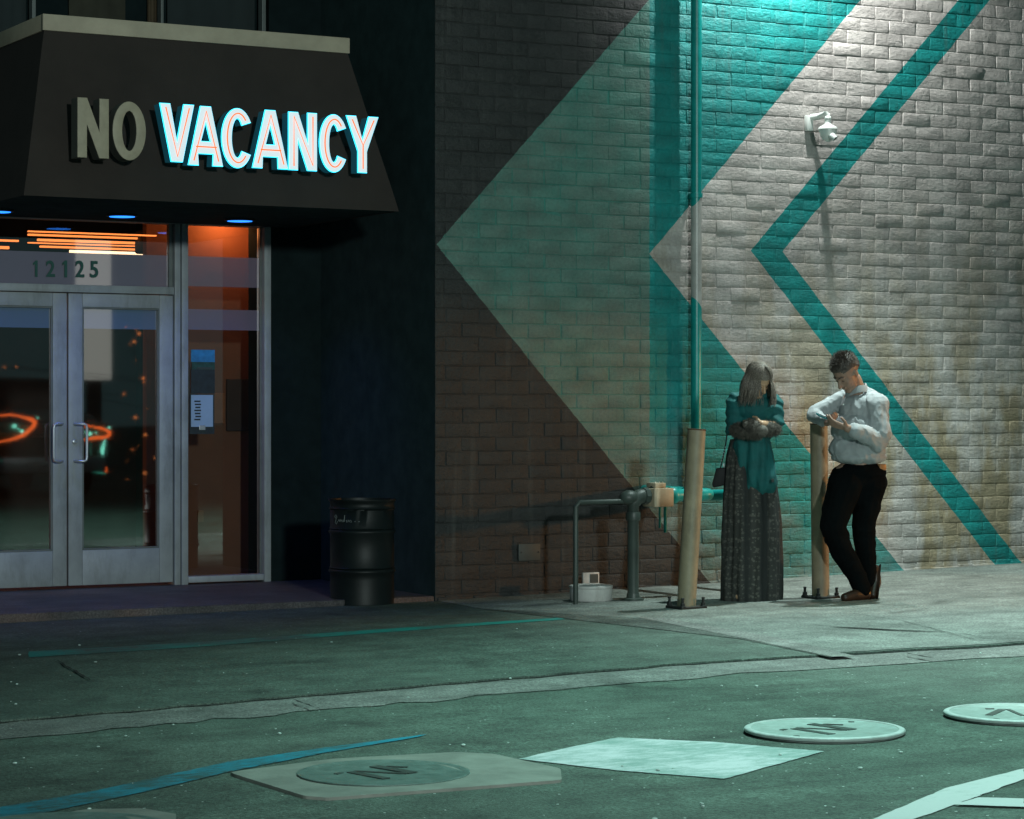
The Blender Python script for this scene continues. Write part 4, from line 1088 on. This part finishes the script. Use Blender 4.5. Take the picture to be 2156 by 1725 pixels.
def capmesh(c, rot, H, keep, grow=1.05, nn=28):
    """hair cap: shell of the cranium kept where keep(x,y,z) holds (local coords)"""
    mb = MB(); vs = {}; out = []; fs = []
    def P(i, k):
        ph = math.pi/2-math.pi*i/nn; th = 2*math.pi*k/(nn*2)
        return (math.cos(ph)*math.cos(th), math.cos(ph)*math.sin(th), math.sin(ph))
    def idx(i, k):
        k %= nn*2; key = (i, k) if 0 < i < nn else (i, 0)
        if key not in vs:
            x, y, z = P(i, k); l = (x*.335*grow, -.05+y*.42*grow, .64+z*.375*grow)
            nz = 1+.03*noise.noise(Vector(l)*9)
            l = (l[0]*nz, -.05+(l[1]+.05)*nz, .64+(l[2]-.64)*nz)
            vs[key] = len(out); out.append((l, c+rot@Vector((l[0]*H, l[1]*H, (l[2]-.5)*H))))
        return vs[key]
    for i in range(nn):
        for k in range(nn*2):
            ids = [idx(i, k), idx(i, k+1), idx(i+1, k+1), idx(i+1, k)]
            ids = list(dict.fromkeys(ids))
            if len(ids) < 3: continue
            m_ = [sum(out[a][0][j] for a in ids)/len(ids) for j in range(3)]
            if keep(*m_): fs.append(ids)
    mb.add([o_[1] for o_ in out], fs)
    return mb, [(Vector(out[f[0]][0]), out[f[0]][1]) for f in fs]
def clothfold(a1, a2, sc=(7, 7, 4), seed=0, ridge=1.0):
    def f(co):
        v = Vector((co.x*sc[0]+seed, co.y*sc[1], co.z*sc[2]))
        n1 = noise.noise(v); n2 = noise.noise(v*2.3+Vector((5, 3, 1)))
        return a1*(1-abs(n1)*2.2*ridge)*.6+a2*n2
    return f
# ---------------- man
gm = gnd(1815, 1262, .02); Dm = depth(gm); SM = Dm/F
def m_(x, y, dz=0): return atZ(x, y, Dm+dz)
man = empty('person', (gm.x, gm.y, gz(gm.x)), 'man in pale shirt and black trousers leaning on a bollard over a phone', 'person', None)
BX = Matrix((RT, FW, UP)).transposed()           # body boxes: x = right in picture, y = away, z = up
hf = (-RT*.74-FW*.52)*math.cos(R(38))-UP*math.sin(R(38))
hrot = frame_(hf, UP+RT*.08)
HC = m_(1782, 784, -.10); HH = .262
body = MB()
qh = head_parts(body, HC, hrot, HH)
body.cap(m_(1806, 828, -.02), .062, m_(1797, 800, -.05), .056)
body.chain([m_(1800, 850), m_(1805, 900), m_(1808, 985)], [.10, .12, .12])
body.chain([m_(1770, 842, .06), m_(1716, 872, .02), m_(1742, 890, -.10)], [.045, .038, .027])
body.chain([m_(1846, 856, -.08), m_(1846, 922, -.16), m_(1784, 902, -.29)], [.05, .042, .028])
hand(body, m_(1741, 889, -.11), (RT*.35-FW*.9+UP*.1), UP*.6-RT*.5, .175, .9, -1)
hand(body, m_(1786, 902, -.29), (-RT*.95+UP*.28-FW*.05), UP*.8+FW*.5, .18, .75, -1)
body.chain([m_(1780, 1000, -.04), m_(1752, 1112, -.14), m_(1808, 1226, -.02)], [.085, .055, .036])
body.chain([m_(1832, 1000, 0), m_(1818, 1112, -.01), m_(1830, 1195, .06)], [.085, .055, .036])
body.cap(m_(1816, 1245, -.02), .035, m_(1785, 1258, -.03), .03); body.cap(m_(1838, 1205, .07), .035, m_(1834, 1245, .05), .028)
link('body', remesh(body, .0045, 2), M['skin'], man)
# shirt
sh = MB()
def E(mb, x, y, dz, rx, ry, rz, rotz=0):
    rot = BX@Matrix.Rotation(rotz, 3, 'Z'); mb.ell(m_(x, y, dz), (rx*SM, ry*SM, rz*SM), rot, 22, 14)
E(sh, 1810, 862, -.02, 44, 38, 36); E(sh, 1806, 905, -.03, 55, 44, 44); E(sh, 1805, 945, -.03, 60, 46, 36)
E(sh, 1808, 962, -.03, 57, 44, 17)
sh.cap(m_(1782, 842, .05), 22*SM, m_(1846, 852, -.06), 25*SM); sh.cap(m_(1812, 832, 0), 22*SM, m_(1838, 846, -.04), 22*SM)
sh.cap(m_(1843, 852, -.08), 27*SM, m_(1850, 915, -.14), 25*SM); sh.cap(m_(1850, 915, -.14), 25*SM, m_(1846, 930, -.15), 22*SM); sh.cap(m_(1846, 926, -.16), 22*SM, m_(1800, 907, -.27), 15*SM)
sh.cap(m_(1776, 843, .05), 20*SM, m_(1722, 868, .02), 17*SM); sh.cap(m_(1718, 870, .02), 17*SM, m_(1716, 876, -.01), 16*SM); sh.cap(m_(1717, 874, .0), 15*SM, m_(1733, 886, -.07), 12*SM)
def fo(co):
    q_ = Vector((co.dot(RT)*9+co.z*4, co.dot(FW)*9, co.z*6-co.dot(RT)*5))
    a = noise.noise(q_); b_ = noise.noise(q_*2.1+Vector((4, 1, 7)))
    return .010*(.35-abs(a))*1.6+.006*(.3-abs(b_))*1.6
def fold_shirt(co):
    q_ = co-m_(1846, 890, -.1)
    v = fo(co)
    # pulled folds running down from the shoulder and round the sleeve
    s_ = math.sin((q_.dot(RT)*46+q_.z*30)+2.5*noise.noise(co*5))*.0035
    b_ = math.sin((q_.z*60-q_.dot(RT)*40)+4*noise.noise(co*4))*.003
    return v+(s_ if q_.length < .22 else b_*.6)
link('shirt', remesh(sh, .005, 3, fold_shirt), M['shirt'], man)
# collar and placket
mb = MB(); cpts = []
nc = m_(1803, 822, -.03); ca = (UP*.93-RT*.30).normalized(); c1_ = ca.orthogonal().normalized()
for k in range(21):
    a = 2*math.pi*k/20; u = RT*math.cos(a)+FW*math.sin(a)
    cpts.append(nc+u*.070+UP*(.012+.022*math.cos(a)+.006*math.sin(3*a)))
vs = []; fs = []
for i, p in enumerate(cpts):
    u = (p-nc); u.z = 0; u.normalize()
    vs += [p-UP*.035+u*.012, p-UP*.012+u*.008, p+UP*.012, p+UP*.012-u*.005, p-UP*.03-u*.002]
for i in range(20):
    for j in range(4): fs.append((i*5+j, (i+1)*5+j, (i+1)*5+j+1, i*5+j+1))
mb.add(vs, fs); mb.build('collar', M['shirt'], man, 60)
mb = MB()
for k in range(5):
    p = m_(1775-k*2.2, 852+k*20, -.135-.018*k); mb = MB(); mb.lathe(p-FW*.012, [(.006, 0), (.006, .003), (.003, .004)], 10, -FW); mb.build('button', M['white'], man)
    break
# trousers, belt, shoes
tr = MB()
E(tr, 1808, 995, -.02, 57, 38, 24); tr.cap(m_(1800, 1005, -.02), 38*SM, m_(1820, 1010, 0), 38*SM); E(tr, 1832, 1018, .02, 35, 36, 34)
tr.chain([m_(1782, 1018, -.05), m_(1764, 1070, -.11), m_(1754, 1108, -.15), m_(1772, 1160, -.10), m_(1806, 1216, -.03), m_(1814, 1240, -.02)], [38*SM, 32*SM, 27*SM, 24*SM, 19*SM, 18*SM])
tr.chain([m_(1830, 1020, 0), m_(1824, 1070, -.01), m_(1818, 1110, -.02), m_(1822, 1160, .03), m_(1828, 1205, .06), m_(1826, 1222, .06)], [36*SM, 29*SM, 24*SM, 21*SM, 17*SM, 17*SM])
link('trousers', remesh(tr, .006, 2, clothfold(.010, .005, (6, 6, 9), 1)), M['trouser'], man)
mb = MB(); bp_ = m_(1856, 984, -.06); mb.box(bp_-Vector((.03, .02, .022)), bp_+Vector((.03, .03, .022)), .008); mb.build('belt', M['belt'], man, 50)
def shoe(name, pts, rad, sole_n, lift=0):
    s_ = MB(); s_.chain(pts, rad)
    o = link(name, remesh(s_, .004, 2), M['shoe'], man)
    mb = MB(); n_ = sole_n.normalized(); P = [p+n_*r*.75 for p, r in zip(pts, rad)]
    a = (P[-1]-P[0]).normalized(); w_ = a.cross(n_).normalized(); vs = []; fs = []
    L = []
    hw = [.028, .032, .030, .038, .040, .030]
    for i in range(6):
        t = i/5; c = P[0]-a*.03+(P[-1]+a*.035-P[0]+a*.03)*t
        for sg_ in (-1, 1):
            for th in (0, .012): L.append(c+w_*sg_*hw[i]+n_*th)
    for i in range(5):
        b_ = i*4; fs += [(b_, b_+4, b_+5, b_+1), (b_+2, b_+3, b_+7, b_+6), (b_, b_+2, b_+6, b_+4), (b_+1, b_+5, b_+7, b_+3)]
    fs += [(0, 1, 3, 2), (20, 22, 23, 21)]
    mb.add(L, fs); mb.build('sole', M['solem'], o, 40)
gzz = gz(gm.x)
shoe('shoe', [m_(1822, 1251, -.01), m_(1800, 1254, -.06), m_(1780, 1259, -.10)], [.042, .042, .034], Vector((0, 0, -1)))
shoe('shoe', [m_(1841, 1200, .08), m_(1843, 1226, .07), m_(1838, 1252, .03)], [.040, .042, .034], RT*.95+UP*.1)
# hair
keepm = lambda x, y, z: (z > .70-.16*(y < -.0)*min(1, -y*4)-(.38 if y < -.28 else 0)*min(1, (-y-.28)*8)) and not (y > .28 and z < .78)
hb, fsx = capmesh(HC, hrot, HH, keepm, .985)
hair = hb.build('hair', M['hairm'], man, 80)
rh = random.Random(9); lst = []
for _ in range(2600):
    l, p = rh.choice(fsx)
    out = (hrot@Vector((l.x/.3, (l.y+.05)/.4, (l.z-.64)/.35))).normalized()
    jit = Vector((rh.uniform(-1, 1), rh.uniform(-1, 1), rh.uniform(-1, 1)))
    fw_ = hrot@Vector((0, .9, .25))
    top = max(0, min(1, (l.z-.72)*4)); L = .010+.026*top*rh.uniform(.6, 1.2)
    lst.append((p+jit*.004-out*.003, out*(.35+.3*top)+fw_*.6*top-hrot@Vector((0, .5, .8))*(1-top)+jit*.22, L, .0013, jit*.1))
o = strands(lst).build('strands', M['hairm'], hair)
# eyebrows
for s_ in (-1, 1):
    mb = MB(); mb.tube([qh(s_*.05, .372, .575), qh(s_*.12, .345, .60), qh(s_*.19, .27, .58)], [.004, .005, .002], 6); mb.build('eyebrow', M['hairm'], man)
for s_ in (-1, 1):
    mb = MB(); mb.tube([qh(s_*.07, .323, .468), qh(s_*.115, .328, .458), qh(s_*.165, .30, .465)], [.0015, .0025, .0015], 6); mb.build('eyelashes', M['hairm'], man)
# phone in his hands: a thing of its own
ph_c = m_(1741, 881, -.245)
pt = empty('phone', ph_c, 'teal cased phone held by the man in the pale shirt', 'phone')
pr_ = frame_((-RT*.8-FW*.3+UP*.30), UP+RT*.3-FW*.2)
def phbox(name, hx, hy, hz, mat, par, dz=0, bev=.004):
    bm = bmesh.new(); bmesh.ops.create_cube(bm, size=2)
    for v in bm.verts: v.co = Vector((v.co.x*hx, v.co.y*hy, v.co.z*hz+dz))
    bmesh.ops.bevel(bm, geom=bm.edges[:], offset=bev, segments=2, profile=.5, affect='EDGES')
    for v in bm.verts: v.co = ph_c+pr_@v.co
    me = bpy.data.meshes.new(name); bm.to_mesh(me); bm.free(); return link(name, me, mat, par, 40)
cs = phbox('case', .037, .074, .0055, M['phone'], pt, 0, .003)
phbox('screen', .033, .069, .0006, M['lens'], pt, .0062, .0003)
# ---------------- woman
gw = gnd(1583, 1263, .02); Dw = depth(gw); SW = Dw/F; depthW['p'] = gw.copy()
def w_(x, y, dz=0): return atZ(x, y, Dw+dz)
wom = empty('person', (gw.x, gw.y, gz(gw.x)), 'woman with long blonde hair, teal coat and long patterned skirt, arms crossed', 'person')
hf = (RT*.50-FW*.80)*math.cos(R(34))-UP*math.sin(R(34))
wrot = frame_(hf, UP-RT*.10); WC = w_(1597, 800, -.10); WH = .235
body = MB(); qw = head_parts(body, WC, wrot, WH)
body.cap(w_(1587, 835, 0), .050, w_(1593, 812, -.04), .045)
body.chain([w_(1587, 855), w_(1580, 900), w_(1578, 980)], [.09, .10, .11])
body.chain([w_(1550, 846), w_(1549, 900, -.02), w_(1578, 910, -.17)], [.035, .034, .025])
body.chain([w_(1630, 848), w_(1636, 898, -.04), w_(1604, 893, -.23)], [.035, .034, .025])
hand(body, w_(1580, 910, -.17), (RT*.9+FW*.35+UP*.05), FW, .165, .8, 1)
hand(body, w_(1604, 893, -.23), (-RT*.9+FW*.3-UP*.05), FW, .165, .8, -1)
body.chain([w_(1562, 985), w_(1560, 1110), w_(1560, 1230)], [.075, .055, .04]); body.chain([w_(1602, 985), w_(1604, 1110), w_(1604, 1230)], [.075, .055, .04])
body.cap(w_(1560, 1240), .035, w_(1556, 1256, -.10), .028); body.cap(w_(1604, 1240), .035, w_(1606, 1256, -.10), .028)
link('body', remesh(body, .0045, 2), M['skinf'], wom)
# skirt: lofted cloth with vertical folds
def loft(name, secs, mat, par, folds=9, amp=.012, seed=0, nn=96, fn=w_, sc=None, dd=.72, sub=5):
    sc = sc or SW; mb = MB(); vs = []; fs = []
    S_ = []
    for (a, b_) in zip(secs, secs[1:]):
        for k in range(sub): t = k/sub; S_.append([a[j]+(b_[j]-a[j])*t for j in range(len(a))])
    S_.append(list(secs[-1]))
    for i, (y, cx_, rx, az) in enumerate(S_):
        for k in range(nn):
            th = 2*math.pi*k/nn
            am = amp*az*(.5*math.sin(th*folds+seed+.8*math.sin(y*.012+th*2))+.35*math.sin(th*(folds*2+3)+y*.01)+.5*noise.noise(Vector((math.cos(th)*2, math.sin(th)*2, y*.012+seed))))
            p = fn(cx_, y)+RT*math.cos(th)*(rx*sc+am)+FW*math.sin(th)*(rx*sc*dd+am)
            vs.append(p)
    for i in range(len(S_)-1):
        for k in range(nn): fs.append((i*nn+k, i*nn+(k+1) % nn, (i+1)*nn+(k+1) % nn, (i+1)*nn+k))
    fs.append(tuple(range(nn)))
    mb.add(vs, fs); return mb.build(name, mat, par, 80)
loft('skirt', [(925, 1578, 40, .2), (960, 1577, 47, .5), (1000, 1579, 53, .8), (1050, 1581, 58, 1), (1100, 1583, 61, 1.1), (1180, 1583, 63, 1.2), (1240, 1582, 64, 1.3), (1266, 1582, 63, 1.4)], skirtmat(), wom, 9, .016, 1.2)
# coat
ct = MB()
def EW(mb, x, y, dz, rx, ry, rz): mb.ell(w_(x, y, dz), (rx*SW, ry*SW, rz*SW), BX, 22, 14)
EW(ct, 1588, 862, 0, 46, 34, 34); EW(ct, 1584, 905, 0, 42, 34, 40); EW(ct, 1580, 940, -.01, 43, 36, 36)
ct.cap(w_(1553, 845), 20*SW, w_(1626, 848), 20*SW); ct.cap(w_(1575, 835), 20*SW, w_(1604, 836), 19*SW)
ct.cap(w_(1549, 846), 20*SW, w_(1548, 895, -.02), 20*SW); ct.cap(w_(1629, 848), 19*SW, w_(1634, 888, -.04), 17*SW)
ct.cap(w_(1547, 894, -.02), 20*SW, w_(1541, 905, -.02), 13*SW)
# front and side panels falling over the skirt
for x0, y0, r0, x1, y1, r1_ in ((1588, 940, 34, 1602, 1010, 34), (1602, 1005, 34, 1616, 1015, 24), (1590, 1000, 30, 1590, 1035, 22), (1590, 1035, 22, 1588, 1058, 10), (1570, 940, 30, 1575, 1010, 14)):
    ct.cap(w_(x0, y0, -.045), r0*SW, w_(x1, y1, -.065), r1_*SW)
fw0 = clothfold(.009, .006, (7, 7, 6), 8)
def fold_coat(co):
    h = (co.z-w_(1583, 870).z)
    if h > -.12:
        side = abs((co-w_(1587, 870)).dot(RT))
        return fw0(co)*.7+(.0045*math.sin(co.z*105+(co.dot(RT))*22+4*noise.noise(co*9)) if side > .075 else 0)
    return fw0(co)*.5+.007*math.sin(co.dot(RT)*75+2.5*noise.noise(co*3))
link('coat', remesh(ct, .006, 2, fold_coat), M['coat'], wom)
mb = MB(); p = w_(1627, 1012, -.215); mb.box(p-Vector((.010, .002, .012)), p+Vector((.010, .002, .012)), .001); mb.build('tag', M['plate'], wom)
# fur cuffs over the crossed forearms
rf_ = random.Random(21)
def fur(pts, rads, n, seed):
    core = MB(); core.chain(pts, [r*.8 for r in rads]); core_o = link('fur_cuff', remesh(core, .007, 1), M['fur'], wom)
    lst = []
    for _ in range(n):
        i = rf_.randrange(len(pts)-1); t = rf_.random(); p = pts[i].lerp(pts[i+1], t); r = rads[i]*(1-t)+rads[i+1]*t
        ax = (pts[i+1]-pts[i]).normalized(); a = ax.orthogonal().normalized(); b_ = ax.cross(a); th = rf_.uniform(0, 6.283)
        o_ = a*math.cos(th)+b_*math.sin(th); j = Vector((rf_.uniform(-1, 1), rf_.uniform(-1, 1), rf_.uniform(-1, 1)))
        lst.append((p+o_*r*.72, o_*.8-UP*.35+ax*.3*rf_.choice((-1, 1))+j*.35, .016+.016*rf_.random(), .0011, j*.15-UP*.2))
    strands(lst, seed).build('fur_hairs', M['fur'], core_o)
fur([w_(1547, 903, -.02), w_(1556, 905, -.11), w_(1575, 907, -.20), w_(1604, 908, -.245)], [15*SW, 17*SW, 17*SW, 17*SW], 3400, 3)
fur([w_(1634, 903, -.07), w_(1618, 901, -.16), w_(1585, 897, -.24), w_(1572, 894, -.24)], [15*SW, 17*SW, 15*SW, 12*SW], 2800, 5)
# hair: cap plus long locks
keepw = lambda x, y, z: (z > .74) or (y < .12) or (abs(x) > .27 and z > .5 and y < .25)
hb, fsx = capmesh(WC, wrot, WH, lambda x, y, z: keepw(x, y, z) and z > .22, 1.0)
hair = hb.build('hair', M['hairw'], wom, 80)
rl = random.Random(33); mb = MB()
for k in range(520):
    phi = rl.uniform(28, 332); a = R(phi)                # 0 = towards the face
    front = max(0, math.cos(a))
    pts = []
    rr_ = 1.03+rl.uniform(0, .10)
    px = rl.uniform(-.02, .02)+.03
    sx, sy = math.sin(a), math.cos(a)
    for j in range(6):
        t = j/5*math.pi/2
        l = (px*(1-j/5)+sx*.325*math.sin(t)*rr_, -.05+.10*(1-j/5)+sy*.40*math.sin(t)*rr_, .66+.37*math.cos(t)*rr_)
        pts.append(WC+wrot@Vector((l[0]*WH, l[1]*WH, (l[2]-.5)*WH)))
    base = pts[-1]; yend = rl.uniform(832, 858)-(14 if phi > 120 and phi < 240 else 0)
    zend = w_(1590, yend).z; out = (base-WC); out.z = 0; out = out.normalized()
    L = max(.05, base.z-zend); wv = rl.uniform(0, 6)
    sway = -RT*rl.uniform(.04, .26) if (base-WC).dot(RT) < 0 else RT*rl.uniform(-.06, .14)
    for j in range(1, 8):
        t = j/7
        tgt = base-UP*L*t+out*(.022*math.sin(t*2.2)-.015*t)+sway*L*t*1.0+Vector((math.sin(wv+t*5), math.cos(wv+t*4), 0))*.007*t+Vector((math.sin(wv*.3+t*9), math.cos(wv*.3+t*8), 0))*.009*t
        pts.append(tgt)
    w0 = rl.uniform(.0018, .0040)
    mb.tube(pts, [w0*.6]+[w0]*7+[w0*.95, w0*.85, w0*.7, w0*.5, w0*.15], 5, cap=False)
mb.build('locks', M['hairw'], hair, 80)
for s_ in (-1, 1):
    mb = MB(); mb.tube([qw(s_*.06, .335, .47), qw(s_*.115, .335, .458), qw(s_*.17, .30, .468)], [.0015, .003, .0015], 6); mb.build('eyelashes', M['leather'], wom)
# handbag
hbg = w_(1513, 1006, -.02)
bg_ = empty('handbag', hbg, 'small black handbag hanging at the side of the woman in teal', 'handbag')
hb_ = MB(); P = [(1508, 986), (1528, 984), (1526, 1022), (1502, 1027), (1499, 1020)]
vs = []
for dz in (-.035, .035):
    for k, (x, y) in enumerate(P): vs.append(w_(x, y, dz))
n = 5; hb_.add(vs, [tuple(range(n)), tuple(range(n, 2*n))[::-1]]+[(k, (k+1) % n, n+(k+1) % n, n+k) for k in range(n)])
bm = bmesh.new(); me = hb_.mesh(); bm.from_mesh(me); bmesh.ops.recalc_face_normals(bm, faces=bm.faces[:]); bmesh.ops.bevel(bm, geom=bm.edges[:], offset=.008, segments=3, profile=.5, affect='EDGES'); bm.to_mesh(me); bm.free()
link('bag_body', me, M['leather'], bg_, 40)
mb = MB(); mb.tube([w_(1532, 905, -.01), w_(1528, 935, -.03), w_(1522, 965, -.03), w_(1517, 986, -.02)], .005, 6); mb.build('strap', M['leather'], bg_, 60)
mb = MB()
for k in range(7): c = w_(1527-k*1.6, 942+k*5.6, -.035); mb.lathe(c, [(.004, -.003), (.006, 0), (.004, .003)], 8, RT)
mb.build('chain', M['chrome'], bg_)
mb = MB(); c = w_(1524, 980, -.04); mb.ell(c, (.007, .005, .016)); mb.build('clasp', M['chrome'], bg_, 60)
# ------------------------------------------------------------------ across the street: what the door glass reflects
def mir(x, y, path, Yg=DY+.02):
    d = ray(x, y); p = CAM+d*path; return Vector((p.x, 2*Yg-p.y, p.z))
hA = mir(15, 900, 36); hB = mir(208, 911, 36)
cxm = (hA.x+hB.x)/2; yF = min((hA.y+hB.y)/2, -14.0); half = abs(hA.x-hB.x)/2
hz = (hA.z+hB.z)/2; g0_ = gz(cxm)
car = empty('parked_car', (cxm, yF-2.2, g0_), 'dark parked car seen only as a reflection in the glass doors with orange ringed headlights', 'car')
M['carp'] = paint('dark_car_paint', (.03, .045, .042), .18, .15, 4, bmp=0, spec=.8)
M['tyre'] = paint('tyre_rubber', (.015, .015, .015), .8, .1)
M['hring'] = emit('orange_running_ring', (1.0, .16, .03), 3.6)
M['hlens'] = paint('headlight_glass', (.10, .30, .27), .08, .3, 30, bmp=0)
M['hglint'] = emit('headlight_glint', (.25, 1.0, .75), 4)  # glow standing in for glints on the car front
W2 = half+.22
prof = [(0, .35), (.02, .62), (-.02, hz-g0_+.12), (-.25, hz-g0_+.20), (-1.15, hz-g0_+.30), (-1.75, 1.75), (-3.4, 1.80), (-4.5, 1.55), (-4.65, 1.0), (-4.62, .4)]
prof = [(y, z) for y, z in prof]
vs = []; n = len(prof); fs = []
xsn = (-1, -.93, -.6, 0, .6, .93, 1)
for x_ in xsn:
    for (y, z) in prof:
        k = .80 if z > 1.5 else 1
        inset = -.16*max(0, abs(x_)-.55)/.45 if y > -.3 else 0
        vs.append((cxm+x_*W2*k, yF+y+inset, g0_+z-(.05 if abs(x_) == 1 and z > .8 else 0)))
for i in range(len(xsn)-1):
    for j in range(n): fs.append((i*n+j, i*n+(j+1) % n, (i+1)*n+(j+1) % n, (i+1)*n+j))
fs += [tuple(range(n)), tuple((len(xsn)-1)*n+k for k in range(n))]
mb = MB(); mb.add(vs, fs); body_ = mb.build('body', M['carp'], car, 40)
mb = MB()
zb1 = hz-g0_+.33
mb.add([(cxm-W2*.86, yF-1.16, g0_+zb1), (cxm+W2*.86, yF-1.16, g0_+zb1), (cxm+W2*.72, yF-1.66, g0_+1.72), (cxm-W2*.72, yF-1.66, g0_+1.72)], [(0, 1, 2, 3)])
mb.build('windscreen', M['lens'], car)
for s_ in (-1, 1):
    hx = cxm+s_*half
    mb = MB(); mb.ell((hx, yF-.12, hz), (.36, .15, .13)); hl = mb.build('headlight', M['hlens'], car, 60)
    for yy_ in (-.95, -3.7):
        mb = MB(); mb.lathe((cxm+s_*(W2-.22), yF+yy_, g0_+.34), [(.05, 0), (.22, .02), (.33, .03), (.34, .06), (.34, .2), (.33, .23), (.2, .235), (.05, .22)], 28, (s_, 0, 0)); mb.build('wheel', M['tyre'], car, 40)
def onF(x, y, dy=.06):
    p = mir(x, y, 36); return Vector((p.x, yF+dy, p.z))
def glint(nm, pts, rad, mat, par=None):
    mb = MB(); rad = rad if isinstance(rad, (list, tuple)) else [rad]*len(pts)
    mb.tube([onF(*p) for p in pts], rad, 8); mb.build(nm, mat, par or car, 60)
glint('running_light', [(-58, 884), (-30, 876), (0, 873), (22, 876), (40, 880), (56, 884), (63, 889), (60, 897), (50, 905), (38, 914), (20, 921), (0, 926), (-25, 930), (-50, 926)], [.006, .010, .016, .012, .02, .03, .034, .03, .026, .03, .022, .016, .012, .006], M['hring'])
glint('running_light', [(166, 899), (178, 897), (192, 897), (208, 899), (226, 902), (242, 906), (252, 912), (249, 918), (236, 922), (214, 923), (196, 925), (178, 927), (168, 924)], [.008, .014, .018, .009, .02, .018, .03, .026, .022, .026, .016, .012, .010], M['hring'])
for x_, y_, r_b in ((12.6, 897, .035), (31, 908, .028), (22, 903, .014), (200, 914, .035), (188, 911, .012), (216, 912, .014), (250, 901, .022), (70, 880, .016)):
    p = onF(x_, y_, .05); mb = MB(); mb.ell(p, (r_b, .02, r_b*.8)); mb.build('bulb', M['hglint'], car, 60)  # glowing beads put in as glints around the headlights
M['strk'] = emit('glint_streak', (.10, .85, .60), 1.0)
glint('fog_lamp_glint', [(240, 926), (235, 938), (232, 950), (233, 959)], [.006, .022, .034, .014], M['hglint'])  # glowing tube put in as a green glint below the headlight
glint('bumper_glint', [(172, 990), (200, 992), (240, 999)], [.010, .022, .006], M['strk']); glint('bumper_glint', [(-20, 968), (20, 966), (48, 968)], [.006, .02, .01], M['strk'])  # glowing strips put in as light catching the bumper
glint('marker_lamp', [(47, 968), (47, 976)], .022, M['hring']); glint('marker_lamp', [(241, 985), (241, 996)], .02, M['hring'])
mb = MB()
for k in range(5): mb.box((cxm-half*.55, yF+.0, hz-.10+k*.045), (cxm+half*.55, yF+.045, hz-.085+k*.045), .003)
mb.build('grille', M['chrome'], car)
mb = MB(); mb.box((cxm-W2*.98, yF-.1, g0_+.36), (cxm+W2*.98, yF+.09, g0_+.60), .03); mb.build('bumper', M['chrome'], car, 40)
# garland of small warm bulbs beyond the car
ls = empty('light_string', (1.5, -22, 3.0), 'string of small orange bulbs across the street seen reflected in the doors', 'string lights')
M['bulbo'] = emit('warm_bulb', (1.0, .30, .08), 3.0)
rz = random.Random(8); pts_l = []; mb = MB()
for k in range(30):
    x_ = rz.uniform(0, 100) if k % 3 == 0 else rz.uniform(252, 352); y_ = rz.choice((705, 760, 800, 815, 850, 905, 960, 975, 1010))+rz.uniform(-26, 26)
    p = mir(x_, y_, 42); pts_l.append(p); r_b = rz.choice((.008, .011, .016, .028)); mb.ell(p, (r_b, r_b, r_b*.8), None, 8, 6)
bo = mb.build('bulb', M['bulbo'], ls, 60); bo['kind'] = 'stuff'
mb = MB(); pts_l.sort(key=lambda p: (round(p.z*3), p.x)); mb.tube(pts_l, .004, 4); mb.build('wire', M['steelplate'], ls)
# lit blank advertising pylon behind the car
a = mir(166, 640, 44); b_ = mir(250, 640, 44); zt_ = mir(200, 500, 44).z; zb_ = mir(200, 800, 44).z
py_ = empty('lit_sign_board', ((a.x+b_.x)/2, a.y, gz(a.x)), 'blank white backlit board on a post seen only reflected in the right door', 'sign')
M['board'] = emit('backlit_panel', (.80, .82, .74), 1.0, (.6, .6, .55))
mb = MB(); mb.box((min(a.x, b_.x), a.y-.2, zb_), (max(a.x, b_.x), a.y, zt_), .03); mb.build('panel', M['board'], py_, 40)
mb = MB(); mb.box(((a.x+b_.x)/2-.12, a.y-.18, gz(a.x)), ((a.x+b_.x)/2+.12, a.y-.02, zb_-.003)); mb.build('post', M['aludark'], py_)
# ------------------------------------------------------------------ camera
cd = bpy.data.cameras.new('camera'); cam = bpy.data.objects.new('camera', cd); COL.objects.link(cam)
cam.location = CAM; cam.rotation_euler = (R(90), 0, -math.atan2(.4872, .8733))
cd.sensor_width = 36; cd.lens = F/2156*36; cd.shift_y = (YH-862.5)/2156; cd.clip_start = .1; cd.clip_end = 500
S.camera = cam
S.view_settings.view_transform = 'Standard'; S.view_settings.look = 'None'; S.view_settings.exposure = 0; S.view_settings.gamma = 1
S.cycles.max_bounces = 8; S.cycles.transparent_max_bounces = 12
S.cycles.use_denoising = True
